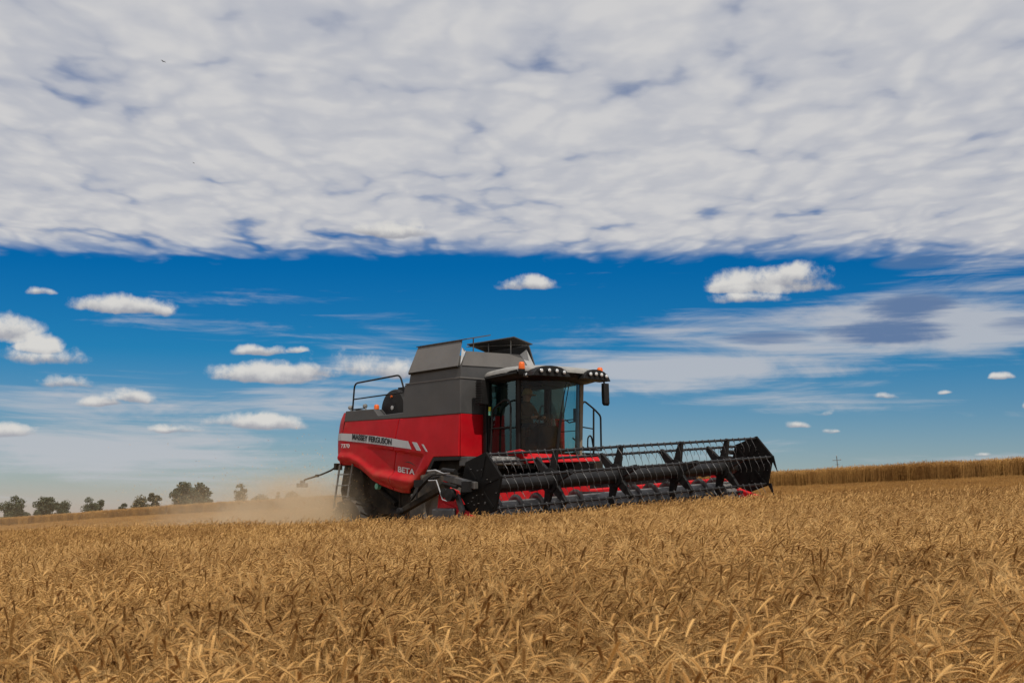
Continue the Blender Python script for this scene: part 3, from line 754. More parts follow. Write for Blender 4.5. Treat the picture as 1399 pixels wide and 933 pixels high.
b = MB(); b.lathe([(.055,-.03),(.055,.022),(.042,.026)], 16, (1.72,-1.06,3.775), 'x', 1); b.lathe([(.042,.024),(.03,.034),(0,.038)], 16, (1.72,-1.06,3.775), 'x', 0); part(b, 'headlamp', [M['lamp'], M['lampring']], smooth=50)
for s in (-1, 1):
    y = s*1.10
    b = MB(); b.lathe([(.065,0),(.068,.03),(.062,.12),(.045,.15),(0,.158)], 16, (1.62,y,3.925 if s > 0 else 3.90), 'z'); bc = part(b, 'beacon', M['orange'], smooth=60)
    b = MB(); b.lathe([(0,-.12),(.05,-.12),(.07,-.06),(.072,.004),(0,.004)], 16, (1.62,y,3.925 if s > 0 else 3.90), 'z'); part(b, 'beacon_socket', M['black'], bc, smooth=60)
# mirrors
b = MB(); b.box(.22,.42,-1.22,-1.02,3.24,3.76)
for k in range(9): b.box(.205,.43,-1.235,-1.2,3.27+.052*k,3.29+.052*k)
b.tube([(.4,-1.1,3.79),(1.5,-1.14,3.83)], .03, 8); part(b, 'wing_mirror', M['black'], bevel=.02)
b = MB(); b.tube([(1.62,1.08,3.84),(1.62,1.2,3.82),(1.62,1.24,3.70)], .022, 8)
b.prism([(1.575,3.74),(1.66,3.74),(1.68,3.30),(1.64,3.25),(1.59,3.30),(1.575,3.5)], 1.18, 1.33); part(b, 'wing_mirror', M['black'], bevel=.03)
b = MB(); b.box(.60,.64,-1.0,-.84,3.83,3.86); b.tube([(.25,-1.0,3.83),(1.5,-1.14,3.88)], .025, 6); part(b, 'mirror_bracket', M['black'])
b = MB(); b.lathe([(0,-.09),(.035,-.09),(.035,.0)], 10, (.40,-.98,3.10), 'z', 1); b.lathe([(.03,0),(.03,.09),(0,.10)], 10, (.40,-.98,3.10), 'z', 0); b.tube([(.4,-.98,3.02),(.3,-.88,3.0)], .012, 6, 1); part(b, 'marker_lamp', [M['yellow'], M['green']], smooth=60)
# grab rails and stair rails
b = MB(); b.tube([(.42,-.98,2.05),(.49,-.98,3.14),(.92,-.98,3.33),(1.11,-.98,3.26),(1.11,-.98,2.15)], .021, 8, round_=.12); b.tube([(.45,-.98,2.72),(1.11,-.98,2.74)], .015, 6); part(b, 'grab_rail', M['black'], smooth=60)
b = MB(); b.tube([(.85,1.16,2.2),(.85,1.26,3.32),(.85,1.33,3.41),(.85,1.63,3.24),(.85,1.82,3.10),(.85,1.83,2.33)], .021, 8, round_=.07); b.tube([(.85,1.61,3.25),(.85,1.60,2.25)], .021, 8); b.tube([(.85,1.25,2.83),(.85,1.6,2.80)], .015, 6)
b.tube([(.6,1.2,2.6),(.85,1.42,2.3),(.85,1.43,2.60),(.85,1.50,2.66),(.85,1.55,2.6),(.85,1.61,2.3)], .018, 6, round_=.05); b.tube([(.3,1.2,2.32),(.85,1.25,2.32),(.85,1.84,2.33)], .018, 6); part(b, 'stair_rail', M['black'], smooth=60)
b = MB(); b.box(.15,.95,.92,1.75,2.20,2.26); b.box(.5,1.0,1.25,1.75,1.86,2.10); part(b, 'platform', M['under'], bevel=.015)
b = MB(); b.box(.5,1.35,.80,1.35,2.12,2.19); b.lathe([(.06,0),(.06,.12)], 10, (1.2,1.0,2.08), 'x'); b.box(.9,1.2,.95,1.25,1.98,2.12); part(b, 'step_gear', M['dustymetal'], bevel=.015)
# front of the feeder: red shroud, pale dusty gear tray
b = MB(); b.hexa([(1.55,-1.05,1.95),(1.80,-1.05,1.95),(1.80,.95,2.04),(1.55,.95,2.04),(1.50,-1.25,2.16),(1.72,-1.25,2.16),(1.72,.95,2.16),(1.50,.95,2.16)]); part(b, 'front_shroud', M['redflat'], bevel=.03)
b = MB(); b.hexa([(1.35,-1.28,2.12),(1.78,-1.28,2.12),(1.78,-1.05,2.12),(1.35,-1.05,2.12),(1.35,-1.28,2.20),(1.78,-1.28,2.24),(1.78,-1.05,2.19),(1.35,-1.05,2.19)]); part(b, 'shroud_corner', M['redflat'], bevel=.02)
b = MB(); b.box(1.2,1.62,-1.95,-1.0,1.92,2.08); 
for k in range(7): b.lathe([(0,.02),(.05,.015),(.05,-.03)], 10, (1.63,-1.86+.13*k,2.0+.02*(k % 2)), 'x')
part(b, 'gear_tray', M['dustymetal'], bevel=.015)
b = MB(); b.box(-.05,.25,-1.46,-1.02,1.93,2.13); b.lathe([(0,.03),(.06,.02),(.06,-.05)], 10, (.27,-1.12,2.05), 'x'); part(b, 'valve_block', M['grey'], bevel=.02)
b = MB(); b.hexa([(.2,-.72,.9),(2.75,-.72,.35),(2.75,.72,.35),(.2,.72,.9),(.2,-.72,2.0),(2.75,-.72,1.35),(2.75,.72,1.35),(.2,.72,2.0)]); part(b, 'feeder_house', M['black'], bevel=.03)
b = MB(); b.prism([(.1,2.02),(1.3,2.02),(1.3,1.86),(.1,1.8)], -1.3, 1.2); part(b, 'front_crossmember', M['plate'])
# black wheel arch
b = MB()
oa = [(-1.26,1.77),(-.95,2.148),(0.0,2.135)]; ia = [(-1.16,1.72),(-.90,2.065),(0.0,2.055)]
b.prism(oa + ia[::-1], -1.50, -1.1); part(b, 'wheel_arch', M['black'], bevel=.01)
# wheels
def wheel(name, cx, cy, cz, rad, wid, lugs, rimr):
    b = MB(); w = wid/2
    b.lathe([(rimr,-w*.80),(rad*.80,-w*1.02),(rad*.90,-w),(rad*.925,-w*.88),(rad*.93,0),(rad*.925,w*.88),(rad*.90,w),(rad*.80,w*1.02),(rimr,w*.80)], 56, (cx,cy,cz), 'y')
    for k in range(lugs):
        for s in (-1, 1):
            q = 2*math.pi*(k + (.5 if s > 0 else 0))/lugs; pts_ = []
            for r_, da, yy in ((rad*.93,.0,0.02*s),(rad*.93,.055,.02*s),(rad*.90,.23,s*w*1.0),(rad*.90,.17,s*w*1.0),(rad*1.0,.0,.02*s),(rad*1.0,.05,.02*s),(rad*.985,.22,s*w*.97),(rad*.985,.17,s*w*.97)):
                pts_.append((cx + r_*math.cos(q+da), cy+yy, cz + r_*math.sin(q+da)))
            b.hexa(pts_)
    t = part(b, name, M['tyre'], smooth=35)
    b = MB()
    for s in (-1, 1): b.lathe([(rimr*1.02,s*w*.82),(rimr*.97,s*w*.86),(rimr*.9,s*w*.5),(rimr*.45,s*w*.32),(rimr*.42,s*w*.5),(.12,s*w*.55),(0,s*w*.56)], 32, (cx,cy,cz), 'y')
    part(b, 'rim', M['rim'], t, smooth=40)
wheel('front_wheel', -.66, -1.36, .93, .95, .70, 20, .42); wheel('front_wheel', -.68, 1.22, 1.06, .93, .66, 20, .42)
wheel('rear_wheel', -4.40, -1.26, .57, .76, .50, 16, .27); wheel('rear_wheel', -4.42, 1.12, .67, .74, .48, 18, .27)
b = MB(); b.tube([(-4.42,-.95,.60),(-4.42,.95,.68)], .10, 10); b.tube([(-.68,-.95,.95),(-.68,.95,1.04)], .16, 10); b.box(-4.4,-4.0,-.5,.5,.7,1.3); part(b, 'axle', M['under'], smooth=50)
b = MB()
b.prism([(-4.6,1.0),(-4.75,2.1),(-3.5,2.0),(-2.0,1.6),(-1.6,.6),(-2.8,.5),(-3.2,.9)], -1.06, -.7); b.tube([(-2.55,-1.25,.3),(-2.55,-1.25,1.52)], .03, 6); b.box(-2.5,-1.75,-1.22,-1.1,.45,1.45); b.tube([(-3.0,-1.15,.95),(-2.2,-1.15,.75)], .12, 10); b.tube([(-3.7,-1.12,1.55),(-2.9,-1.12,1.15)], .06, 8)
part(b, 'undercarriage', M['under'], smooth=50)
b = MB(); b.prism([(-5.0,1.05),(-5.15,1.5),(-4.98,2.12),(-4.2,2.12),(-4.1,1.2)], -1.22, 1.22); b.prism([(-5.6,.85),(-5.62,.95),(-4.95,1.5),(-4.9,1.3)], -1.1, 1.1); part(b, 'straw_chopper', M['under'], bevel=.03)
b = MB(); b.lathe([(0,-.05),(.07,-.04),(.07,.05),(0,.06)], 12, (-3.43,-1.28,1.56), 'y'); part(b, 'reflector', M['green'], smooth=60)
# rear ladder
b = MB()
for x0, x1 in ((-4.86,-5.12),(-4.30,-4.58)): b.tube([(x0,-1.42,2.1),(x1,-1.42,1.05)], .026, 6)
for k in range(4):
    z = 1.85 - .26*k; dx_ = -(2.1-z)*.25; b.box(-4.86+dx_,-4.30+dx_,-1.46,-1.36,z,z+.022)
part(b, 'rear_ladder', M['dustymetal'])
b = MB(); b.tube([(-5.15,-1.3,2.10),(-5.22,-1.42,1.98),(-5.55,-1.5,1.88),(-6.2,-1.6,1.76),(-6.28,-1.62,1.66)], .022, 8, round_=.08); b.box(-5.2,-5.1,-1.38,-1.2,1.98,2.14); b.lathe([(0,-.05),(.035,-.05),(.035,.05),(0,.05)], 10, (-5.72,-1.53,1.85), 'x')
arm = part(b, 'lamp_arm', M['under'], smooth=60)
b = MB(); b.box(-6.42,-6.10,-1.70,-1.55,1.58,1.68); b.box(-6.32,-6.18,-1.66,-1.58,1.68,1.75); part(b, 'rear_light', M['dustymetal'], arm, bevel=.015)

# ------------------------------------------------------------------ header: rolls with the slope
SL = .0745
def hp(u, y, z): return (u, y, z + SL*(y - V0))
def HB():
    b = MB(); return b
def hpoly(xz, y0, y1, mi=0, b=None):
    b = b or MB(); k = len(xz)
    vs = [hp(u, y0, z) for u, z in xz] + [hp(u, y1, z) for u, z in xz]
    return b.add(vs, [tuple(range(k)), tuple(range(2*k-1, k-1, -1))] + [((i+1) % k, i, i+k, (i+1) % k+k) for i in range(k)], mi)
YN, YF = V0, V1
b = hpoly([(2.55,.18),(2.55,1.26),(2.62,1.29),(2.66,1.26),(2.66,.30),(2.9,.12),(3.9,.02),(3.9,-.02),(2.8,.02)], YN+.02, -.15)
hpoly([(2.55,.18),(2.55,1.13),(2.62,1.16),(2.66,1.13),(2.66,.30),(2.9,.12),(3.9,.02),(3.9,-.02),(2.8,.02)], -.15, YF-.06, 0, b)
header = part(b, 'header', M['redflat'], bevel=.01)
b = MB()
hpoly([(2.48,.5),(2.48,.62),(2.56,.62),(2.56,.5)], YN, YF, 0, b); hpoly([(2.42,1.0),(2.42,1.245),(2.53,1.245),(2.53,1.0)], YN, YF-.5, 0, b); part(b, 'back_beam', M['black'], header)
b = MB(); hpoly([(2.30,.42),(2.30,.92),(2.36,1.30),(2.55,1.62),(2.72,1.40),(2.98,1.34),(2.98,1.06),(2.95,.42)], YN-.03, YN+.01, 0, b)
part(b, 'end_sheet', M['redflat'], header, bevel=.01)
b = MB(); hpoly([(2.28,.44),(2.30,1.03),(2.99,1.03),(2.98,.44)], YN-.16, YN-.035, 0, b); hpoly([(2.9,.40),(3.0,.36),(3.26,1.0),(3.05,1.32),(2.98,1.2),(3.1,.98)], YN-.12, YN-.04, 0, b); part(b, 'end_skid', M['steel'], header, bevel=.04)
b = MB(); hpoly([(2.5,.1),(2.5,1.32),(3.0,1.1),(3.9,.35),(3.95,.05)], YF-.05, YF-.01, 0, b); part(b, 'end_sheet', M['redflat'], header)
def nose(y, s):
    b = MB(); P = [hp(2.5,y-.09,.15),hp(2.5,y+.09,.15),hp(2.5,y+.09,1.15),hp(2.5,y-.09,1.15)]; tip = hp(4.9,y,.40)
    Q = [hp(4.0,y-.07,.2),hp(4.0,y+.07,.2),hp(4.0,y+.05,.74),hp(4.0,y-.05,.74)]
    b.hexa([P[0],P[1],Q[1],Q[0],P[3],P[2],Q[2],Q[3]]); b.add(Q+[tip], [(0,1,4),(1,2,4),(2,3,4),(3,0,4)])
    part(b, 'crop_divider', M['redflat'], header, bevel=.02)
nose(YF-.02, 1); nose(YN, -1)
# auger with flighting
b = MB(); n = 24; ra, rf, ac = .30, .41, (3.08, .79)
rows = [[hp(ac[0]+ra*math.cos(2*math.pi*k/n), YN+.08+(YF-YN-.2)*i/30, ac[1]+ra*math.sin(2*math.pi*k/n)) for k in range(n+1)] for i in range(31)]
b.grid(rows); aug = part(b, 'auger', M['augersteel'], header, smooth=60)
b = MB(); turns = 6.0
for d0, y0, y1 in ((1, YN+.1, -.55), (-1, YF-.15, .55)):
    ra_, rb_ = [], []
    for i in range(160):
        t = i/159; q = d0*2*math.pi*turns*t; y = y0+(y1-y0)*t
        ra_.append(hp(ac[0]+ra*.98*math.cos(q), y, ac[1]+ra*.98*math.sin(q))); rb_.append(hp(ac[0]+rf*math.cos(q), y+.01*d0, ac[1]+rf*math.sin(q)))
    b.grid([ra_, rb_])
fl = part(b, 'auger_flight', M['steel'], header, smooth=60); s_ = fl.modifiers.new('thickness', 'SOLIDIFY'); s_.thickness = .012
# knife
b = MB(); hpoly([(3.86,.0),(3.86,.05),(3.98,.04),(3.98,.01)], YN, YF, 0, b)
for k in range(94):
    y = YN + .04 + .0765*k; b.add([hp(3.97,y-.025,.025),hp(3.97,y+.025,.025),hp(4.10,y,.02),hp(3.97,y,.05)], [(0,1,2),(1,3,2),(3,0,2)])
part(b, 'cutter_bar', M['steel'], header)
# --- reel
RC, RR = (3.63, 1.42), .585
RY0, RY1 = YN-.02, YF+.03
def ra(k): return R(15+60*k)
def rp(r, a, y): return hp(RC[0]+r*math.cos(a), y, RC[1]+r*math.sin(a))
b = MB(); n = 24
b.grid([[rp(.155, 2*math.pi*k/n, RY0+(YF-.55-RY0)*i/10) for k in range(n+1)] for i in range(11)]); reel = part(b, 'reel', M['reelsteel'], smooth=60)
for y, t in ((RY0, .05), (RY1, .05)):
    b = MB(); 
    o6 = [rp(RR+.05, ra(k), y) for k in range(6)]; i6 = [rp(RR+.05, ra(k), y+t) for k in range(6)]
    b.add(o6+i6, [(0,1,2,3,4,5),(11,10,9,8,7,6)] + [(k, k+6, (k+1) % 6+6, (k+1) % 6) for k in range(6)])
    for k in range(6):                                     # pressed ribs and bolt heads on both faces
        for yy in (y-.012, y+t+.002):
            b.add([rp(.16, ra(k)-.16, yy), rp(.16, ra(k)+.16, yy), rp(RR-.02, ra(k)+.05, yy), rp(RR-.02, ra(k)-.05, yy), rp(.16, ra(k)-.16, yy+.01), rp(.16, ra(k)+.16, yy+.01), rp(RR-.02, ra(k)+.05, yy+.01), rp(RR-.02, ra(k)-.05, yy+.01)],
                  [(0,1,2,3),(7,6,5,4),(0,4,5,1),(1,5,6,2),(2,6,7,3),(3,7,4,0)])
    pl = part(b, 'reel_end_plate', M['plate'], reel, bevel=.008)
    b = MB(); rb_ = random.Random(int(y*10))
    for k in range(16):
        a, r_ = rb_.uniform(0, 6.28), rb_.uniform(.15, .52); p = Vector(rp(r_, a, y-.02 if y < 0 else y-.004)); b.lathe([(0,-.010),(.009,-.008),(.010,.02)], 6, p, 'y')
    part(b, 'bolt_heads', M['steel'], reel)
for y in (-2.03, -.34, 1.36, 2.75):
    b = MB()
    b.grid([[rp(r_, 2*math.pi*k/24, y+dy) for k in range(25)] for r_, dy in ((.12,-.06),(.24,-.05),(.24,.05),(.12,.06))])
    for k in range(6):
        q = ra(k); 
        e = Vector((math.cos(q), 0, math.sin(q))); n_ = Vector((-math.sin(q), 0, math.cos(q)))
        def at(r_, s_, yy): p = Vector((RC[0],0,RC[1])) + e*r_ + n_*s_; return hp(p.x, yy, p.z)
        b.hexa([at(.10,-.11,y-.035),at(.10,.11,y-.035),at(.10,.11,y+.035),at(.10,-.11,y+.035),at(RR+.03,-.045,y-.035),at(RR+.03,.045,y-.035),at(RR+.03,.045,y+.035),at(RR+.03,-.045,y+.035)])
    part(b, 'reel_spider', M['black'], reel, bevel=.008)
for k in range(6):
    q = ra(k); b = MB(); b.tube([rp(RR, q, RY0+.02), rp(RR, q, RY1)], .026, 8)
    bat = part(b, 'reel_bat', M['reelsteel'], reel, smooth=60)
    b = MB(); rt = random.Random(k)
    for i in range(39):
        y = RY0 + .12 + i*.187; p = Vector(rp(RR, q, y)); j = rt.uniform(-.03, .03)
        # each tine: clip over the bat, coil, then a slim finger curving down and back
        b.tube([p+Vector((.028,0,.012)), p+Vector((.0,0,.034)), p+Vector((-.028,0,.012))], .010, 5)
        b.tube([p+Vector((.03,-.02,.0)), p+Vector((.045,0,-.03)), p+Vector((.03,.02,-.045)), p+Vector((.012,.0,-.03)), p+Vector((.03,.0,-.02))], .006, 5)
        b.tube([p+Vector((.03,0,-.03)), p+Vector((.065+j,.035,-.13)), p+Vector((.075+j,.06,-.20)), p+Vector((.06+j,.07,-.27))], [.0055,.005,.0045,.0035], 5)
    part(b, 'tine_row', M['tine'], reel)
b = MB()
for u, y, z in ((4.20, YF+.06, 1.60),(4.12, YF+.06, 1.02),(3.4, YF-.2, .84)):
    p = Vector(hp(u, y, z)); b.hexa([p+Vector(c) for c in ((-.05,-.012,0),(.05,-.012,0),(.05,.012,0),(-.05,.012,0))][::-1] + [p+Vector((.12,.03,-.34))+Vector(c)*.15 for c in ((-.05,-.012,0),(.05,-.012,0),(.05,.012,0),(-.05,.012,0))][::-1])
part(b, 'crop_lifter', M['black'], reel)
# reel arms, hydraulic rams and hoses
for y in (YN-.16, YF+.13):
    b = MB(); P = [hp(2.35,y,1.52),hp(3.62,y,1.42)]
    b.hexa([hp(2.75,y-.05,1.54),hp(2.75,y+.05,1.54),hp(2.75,y+.05,1.66),hp(2.75,y-.05,1.66),hp(3.7,y-.05,1.37),hp(3.7,y+.05,1.37),hp(3.7,y+.05,1.50),hp(3.7,y-.05,1.50)])
    arm_ = part(b, 'reel_arm', M['steel'], reel, bevel=.015)
    b = MB(); b.tube([hp(2.75,y-.06,1.74),hp(3.15,y-.06,1.70)], .05, 8); b.tube([hp(2.75,y-.06,1.50),hp(3.2,y-.06,1.42)], .035, 8); b.lathe([(0,-.06),(.12,-.05),(.12,.05),(0,.06)], 18, hp(3.02,y-.08,1.28), 'y'); b.lathe([(0,-.06),(.09,-.05),(.09,.05),(0,.06)], 18, hp(2.86,y-.08,1.32), 'y')
    b.hexa([hp(3.38,y-.1,1.33),hp(3.38,y+.04,1.33),hp(3.38,y+.04,1.52),hp(3.38,y-.1,1.52),hp(3.62,y-.1,1.33),hp(3.62,y+.04,1.33),hp(3.62,y+.04,1.52),hp(3.62,y-.1,1.52)])
    part(b, 'reel_ram', M['black'], arm_, smooth=50)
y = YN-.15
b = MB()
b.hexa([hp(1.28,y-.03,.92),hp(1.28,y+.10,.92),hp(1.35,y+.10,1.06),hp(1.35,y-.03,1.06),hp(2.78,y-.03,1.40),hp(2.78,y+.10,1.40),hp(2.73,y+.10,1.52),hp(2.73,y-.03,1.52)])
sd2 = part(b, 'side_drive', M['under'], header, bevel=.02)
b = MB(); b.tube([hp(1.75,y-.08,1.20),hp(2.1,y-.08,1.46),hp(2.33,y-.08,1.58),hp(2.63,y-.06,1.62)], .022, 8); b.tube([hp(1.95,y-.1,1.20),hp(1.98,y-.1,1.40),hp(2.43,y-.1,1.66),hp(2.83,y-.1,1.66)], .016, 6, round_=.1); b.box(*(1.88,2.05), y-.12, y-.02, 1.42, 1.56); b.lathe([(0,-.05),(.07,-.04),(.07,.04)], 12, hp(1.33,y-.06,.98), 'y')
b.tube([hp(1.75,y,.62),hp(2.3,y,.58)], .06, 8)
part(b, 'drive_hose', M['black'], header, smooth=50)
b = MB(); b.tube([hp(2.38,y-.13,1.56),hp(2.63,y-.13,1.56),hp(2.83,y-.13,1.20),hp(2.98,y-.13,1.17)], .012, 6); b.tube([hp(2.33,y-.12,1.74),hp(2.58,y-.12,1.75),hp(2.83,y-.1,1.68),hp(3.03,y-.1,1.69)], .014, 6); part(b, 'steel_pipe', M['silver'], header)
b = MB(); b.hexa([hp(2.28,y,.3),hp(2.58,y,.3),hp(2.58,y+.06,.3),hp(2.28,y+.06,.3),hp(2.33,y,.85),hp(2.43,y,.85),hp(2.43,y+.06,.85),hp(2.33,y+.06,.85)]); b.hexa([hp(2.61,y-.05,.3),hp(2.83,y-.05,.3),hp(2.83,y+.02,.3),hp(2.61,y+.02,.3),hp(2.63,y-.05,.68),hp(2.71,y-.05,.72),hp(2.71,y+.02,.72),hp(2.63,y+.02,.68)]); part(b, 'side_guard', M['redflat'], header)

# ------------------------------------------------------------------ driver
def driver():
    J = {'pelvis': (.52,-.10,2.76,.15), 'belly': (.50,-.10,2.95,.15), 'chest': (.52,-.10,3.16,.16), 'neck': (.55,-.10,3.33,.06), 'head': (.59,-.10,3.44,.10), 'top': (.60,-.10,3.55,.085),
         'shl': (.53,.09,3.22,.07), 'ell': (.68,.16,2.98,.05), 'wrl': (.98,.02,2.97,.035), 'hdl': (1.08,-.01,2.98,.04),
         'shr': (.53,-.29,3.22,.07), 'elr': (.66,-.36,2.98,.05), 'wrr': (.98,-.25,2.97,.035), 'hdr': (1.08,-.22,2.98,.04),
         'hil': (.62,.0,2.77,.10), 'knl': (1.0,.03,2.80,.075), 'anl': (1.10,.03,2.36,.05), 'tol': (1.24,.03,2.25,.045),
         'hir': (.62,-.20,2.77,.10), 'knr': (1.0,-.25,2.80,.075), 'anr': (1.10,-.25,2.36,.05), 'tor': (1.24,-.25,2.25,.045)}
    E_ = ['pelvis belly','belly chest','chest neck','neck head','head top','chest shl','shl ell','ell wrl','wrl hdl','chest shr','shr elr','elr wrr','wrr hdr','pelvis hil','hil knl','knl anl','anl tol','pelvis hir','hir knr','knr anr','anr tor']
    ks = list(J); me = bpy.data.meshes.new('person'); me.from_pydata([J[k][:3] for k in ks], [tuple(ks.index(q) for q in e.split()) for e in E_], [])
    o = bpy.data.objects.new('tmp', me); col.objects.link(o)
    sm = o.modifiers.new('skin', 'SKIN'); 
    for i, k in enumerate(ks):
        sv_ = me.skin_vertices[0].data[i]; sv_.radius = (J[k][3],)*2; sv_.use_root = (i == 0)
    ss_ = o.modifiers.new('sub', 'SUBSURF'); ss_.levels = 2; ss_.render_levels = 2
    bpy.context.view_layer.update()
    m2 = bpy.data.meshes.new_from_object(o.evaluated_get(bpy.context.evaluated_depsgraph_get())); bpy.data.objects.remove(o)
    m2.materials.clear()
    for k in ('skin', 'shirt', 'trouser'): m2.materials.append(M[k])
    for f in m2.polygons:
        c = f.center; f.use_smooth = True
        f.material_index = 0 if (c.z > 3.34 or c.x > .95 and c.z > 2.9) else (2 if c.z < 2.86 else 1)
    m2.name = 'person'; p = bpy.data.objects.new('person', m2); col.objects.link(p)
    b = MB(); b.lathe([(.0,.13),(.07,.125),(.105,.07),(.112,.0),(.20,-.02),(.20,-.028),(.10,-.02)], 20, (.60,-.10,3.50), 'z')
    h = b.build('hat', M['hat'], p, smooth=60)
    b = MB(); b.tube([(.70,-.10,3.46),(.715,-.10,3.435)], .018, 6); b.build('nose', M['skin'], p, smooth=60)
    p.matrix_world = Matrix.Translation(mroot.location) @ Matrix.Rotation(RZ, 4, 'Z')
    tag(p, 'driver seated behind the dusty windscreen, both hands on the steering wheel', 'person')
driver()

# ------------------------------------------------------------------ trees and shrubs on the far rim, utility pole
def leafmat(name, c0, c1):
    m = bpy.data.materials.new(name); m.use_nodes = True; nt = m.node_tree; b = nt.nodes['Principled BSDF']; b.inputs['Roughness'].default_value = .7
    ge = nt.nodes.new('ShaderNodeNewGeometry'); n = fbm(nt, ge.outputs['Position'], .9, 4, .6)
    nt.links.new(mixc(nt, n.ss(.3, .7), c0, c1), b.inputs['Base Color']); return m
LF = {'dark': leafmat('dark_leaf', (.040, .048, .022), (.090, .095, .045)), 'dry': leafmat('dusty_leaf', (.10, .085, .045), (.17, .14, .075))}
def tree(name, label, cat, px, dist, w, h, seed, leaf='dark', lobes=14, group='trees and shrubs on the far rim', thin=False, z0=0.):
    w *= 1.15; h = h*1.06 + (.9 if h < 5.5 else .5)
    rnd = random.Random(seed)
    x = (px-699.5)/1943*dist; z = gz(x, dist) + z0
    r = empty(name, (x, dist, z)); tag(r, label, cat, group)
    b = MB(); b.tube([(0,0,-.6),(.1,0,h*.3),(.05,.05,h*.6)], [h*.03, h*.022, h*.01], 7)
    for k in range(6):
        a = rnd.uniform(0, 6.28); z1 = h*rnd.uniform(.2, .45)
        b.tube([(.06,0,z1),(math.cos(a)*w*.2, math.sin(a)*w*.2, z1+h*.18),(math.cos(a)*w*.36, math.sin(a)*w*.36, z1+h*.3)], [h*.013,h*.009,h*.004], 5)
    b.build('trunk', M['bark'], r)
    b = MB(); cs = []
    lobes = int(lobes*1.6) + (8 if not thin and lobes < 12 else 0)
    for k in range(lobes):
        d = Vector((rnd.gauss(0,1), rnd.gauss(0,1), rnd.gauss(0,1))).normalized() * rnd.random()**.38
        tz = .5 + .5*d.z; wid = (1.0 if not thin else 1.15 - .5*tz) * rnd.uniform(.85, 1.12)
        cs.append((Vector((d.x*w*.36*wid, d.y*w*.36*wid, h*(.08 + .80*tz) + rnd.uniform(-.04, .05)*h)), rnd.uniform(.11, .19)*min(w, h)*(1.25 if thin else 1.9 if lobes < 23 else 1.)))
    ls = .020*h + .07
    for c, rad in cs:
        for i in range(int(170 if not thin else 60)):
            d = Vector((rnd.gauss(0,1), rnd.gauss(0,1), rnd.gauss(0,1))).normalized()*rad*rnd.random()**.4
            p = c + Vector((d.x*1.1, d.y*1.1, d.z*.8))
            if p.z < h*.01: continue
            n_ = Vector((rnd.gauss(0,1), rnd.gauss(0,1), rnd.gauss(0,1))).normalized(); t = n_.orthogonal().normalized(); s_ = n_.cross(t); k = ls*rnd.uniform(.6, 1.3)
            b.add([p-t*k, p-s_*k*.6, p+t*k, p+s_*k*.6], [(0,1,2,3)])
    b.build('crown', LF[leaf], r, fix=False)
S_ = 1/1943
D = 330
def TW(px): return px*D*S_
TR = [
 ('broad_tree', 'rounded dark green tree standing leftmost on the far rim', 'tree', 25, TW(38), 6.4, 'dark', 18),
 ('broad_tree', 'dark tree with a pointed crown, right beside the rounded tree at far left', 'tree', 66, TW(33), 6.9, 'dark', 18),
 ('low_bush', 'low dark bush at the right foot of the pointed-crown tree at far left', 'bush', 90, TW(20), 4.5, 'dark', 9),
 ('low_bush', 'small dark bush alone on the rim, the left one of a close pair', 'bush', 126, TW(18), 4.8, 'dark', 7),
 ('low_bush', 'small dark bush alone on the rim, the right one of a close pair', 'bush', 140, TW(16), 4.8, 'dark', 7),
 ('low_bush', 'tiny bush barely showing above the crop between the pair and the big tree', 'bush', 172, TW(14), 4.6, 'dark', 5),
 ('low_bush', 'low dusty shrub at the left end of the big grove', 'bush', 194, TW(22), 6.0, 'dry', 9),
 ('low_bush', 'dusty shrub between the low shrub and the big dark tree', 'bush', 214, TW(24), 7.1, 'dry', 11),
 ('broad_tree', 'largest dark tree of the grove, its crown highest on the rim', 'tree', 253, TW(40), 9.9, 'dark', 24),
 ('broad_tree', 'broad lower tree joined to the right side of the largest dark tree', 'tree', 276, TW(32), 8.8, 'dark', 18),
 ('thin_tree', 'slim sparse brownish tree alone between the grove and the dust', 'tree', 332, TW(22), 9.9, 'dry', 16),
 ('low_bush', 'flat dusty shrub right of the slim sparse tree', 'bush', 358, TW(24), 6.4, 'dry', 8),
 ('thin_tree', 'narrow upright dusty shrub standing just left of the dust cloud', 'bush', 382, TW(8), 8.6, 'dry', 9),
 ('low_bush', 'dusty shrub half lost in the dust behind the combine', 'bush', 403, TW(20), 7.2, 'dry', 9)]
for i, (nm, lb, ct, px, w, h, lf, lo) in enumerate(TR):
    tree(nm, lb, ct, px, D + (i % 3)*8, w, h, 40+i, lf, lo, thin=(nm == 'thin_tree'))
px_, pd = 1148.5, 250.
x = (px_-699.5)*S_*pd; zg = gz(x, pd)
po = empty('utility_pole', (x, pd, zg)); tag(po, 'thin wooden utility pole with a crossarm rising behind the tall wheat on the right', 'utility pole')
zt_ = 705-623.5; ht = CAMZ + zt_*S_*pd - zg
po.rotation_euler = (0, R(-4), 0)
b = MB(); b.tube([(0,0,-1),(0,0,ht)], [.12,.07], 8); b.build('shaft', M['pole'], po, smooth=60)
b = MB(); b.box(-.75,.75,-.05,.05,ht-.75,ht-.66); b.box(-.35,.35,-.04,.04,ht-1.5,ht-1.43); b.build('crossarm', M['pole'], po)
for xx in (-.65,0,.65):
    b = MB(); zi = ht-.62 if xx else ht; b.lathe([(.05,0),(.07,.06),(.04,.16),(0,.18)], 8, (xx,0,zi), 'z'); b.build('insulator', M['canvas'], po)
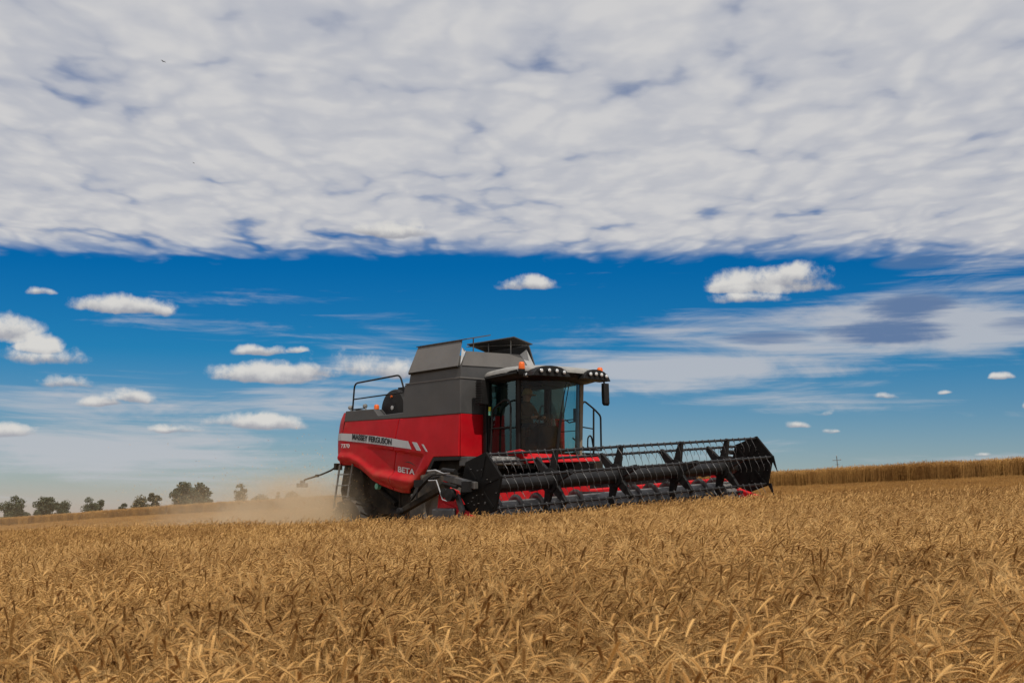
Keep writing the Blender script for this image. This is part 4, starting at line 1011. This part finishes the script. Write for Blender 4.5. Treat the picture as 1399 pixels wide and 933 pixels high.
# two birds high in front of the cloud sheet
def bird(az, el, dist, span, rz, lb):
    b = MB(); b.lathe([(0,-.5),(.06,-.35),(.10,0),(.06,.25),(0,.42)], 8, (0,0,0), 'y')
    for s in (-1, 1): b.slab([(0,.18,.02),(s*.6,.26,.22),(s*1.1,.05,.10),(s*.6,-.06,.18),(0,-.18,.02)], .02)
    b.slab([(0,-.4,0),(.12,-.75,0),(-.12,-.75,0)], .02)
    b.v = [tuple(c*span/2.2 for c in p) for p in b.v]
    o = b.build('bird', M['bird']); e, a = R(el), R(az)
    o.location = Vector((math.sin(a)*math.cos(e), math.cos(a)*math.cos(e), math.sin(e)))*dist + Vector((0,0,CAMZ)); o.rotation_euler = (0, R(8), rz)
    tag(o, lb, 'bird', 'birds under the cloud sheet')
bird(-14.2, 17.6, 200, 1.05, R(60), 'larger dark bird gliding high at upper left under the cloud sheet')
bird(-12.9, 13.8, 260, .75, R(70), 'smaller dark bird flying below and right of the other bird')

# ------------------------------------------------------------------ dust and chaff behind the combine
def dust():
    b = MB(); rows = []
    for i in range(13):
        t = i/12; u = -3.2 - 62*t**1.5; hgt = 1.7 + 1.4*t; wl = 2.6 + 6*t
        c = MC + Fv*u - Lv*(.5 + 1.5*t)
        row = []
        for k in range(17):
            q = 2*math.pi*k/16; p = c + Lv*math.cos(q)*wl
            sh = .35 if i in (0, 12) else 1.
            p = c + Lv*math.cos(q)*wl*sh
            row.append((p.x, p.y, gz(c.x, c.y) + .9*sh + math.sin(q)*hgt*sh))
        rows.append(row)
    b.grid(rows); b.add(rows[0][:16], [tuple(range(16))]); b.add(rows[-1][:16], [tuple(range(16))])
    m = bpy.data.materials.new('straw_dust'); m.use_nodes = True; nt = m.node_tree; N = nt.nodes; N.clear()
    o = N.new('ShaderNodeOutputMaterial'); v = N.new('ShaderNodeVolumePrincipled'); v.inputs['Color'].default_value = (.93, .77, .55, 1); v.inputs['Anisotropy'].default_value = .2
    ge = N.new('ShaderNodeNewGeometry'); sp = N.new('ShaderNodeSeparateXYZ'); nt.links.new(ge.outputs['Position'], sp.inputs[0])
    x, y, z = (X(nt, sp.outputs[i]) for i in range(3))
    u = (x - MC.x)*Fv.x + (y - MC.y)*Fv.y; vv = (x - MC.x)*Lv.x + (y - MC.y)*Lv.y
    n = fbm(nt, ge.outputs['Position'], .8, 6, .65, .5)
    near = u.ss(-11.5, -4.0, 0, 1); fade = u.ss(-4.5, -3.4, 1, 0)
    gl = z - (x*.054 + y*.02 - .08)
    low = gl.ss(.2, 2.3, 1, 0)
    dens = (n.ss(.34, .70)*near*near*low*DUST[0] + n.ss(.2, .8)*gl.ss(.3, 3.4, 1, 0)*DUST[1])*fade
    nt.links.new(dens.v, v.inputs['Density']); nt.links.new(v.outputs[0], o.inputs['Volume'])
    ob = b.build('dust_cloud', m); tag(ob, kind='stuff')
DUST = (4.4, .012)
dust()
rnd = random.Random(9); b = MB()
for i in range(4200):
    u = -3.9 - rnd.expovariate(.33); v = rnd.gauss(-.6, 1.15); z = abs(rnd.gauss(0, .85)) + .2 + .12*rnd.random()*(-u-4)
    p = MC + Fv*u + Lv*v; p.z = gz(p.x, p.y) + z
    d = Vector((rnd.gauss(0,1), rnd.gauss(0,1), rnd.gauss(0,1))).normalized(); e = d.orthogonal().normalized(); l = rnd.uniform(.01, .035)
    b.add([p-d*l, p+e*.006, p+d*l, p-e*.006], [(0,1,2,3)])
tag(b.build('flying_chaff', WA, fix=False), kind='stuff')
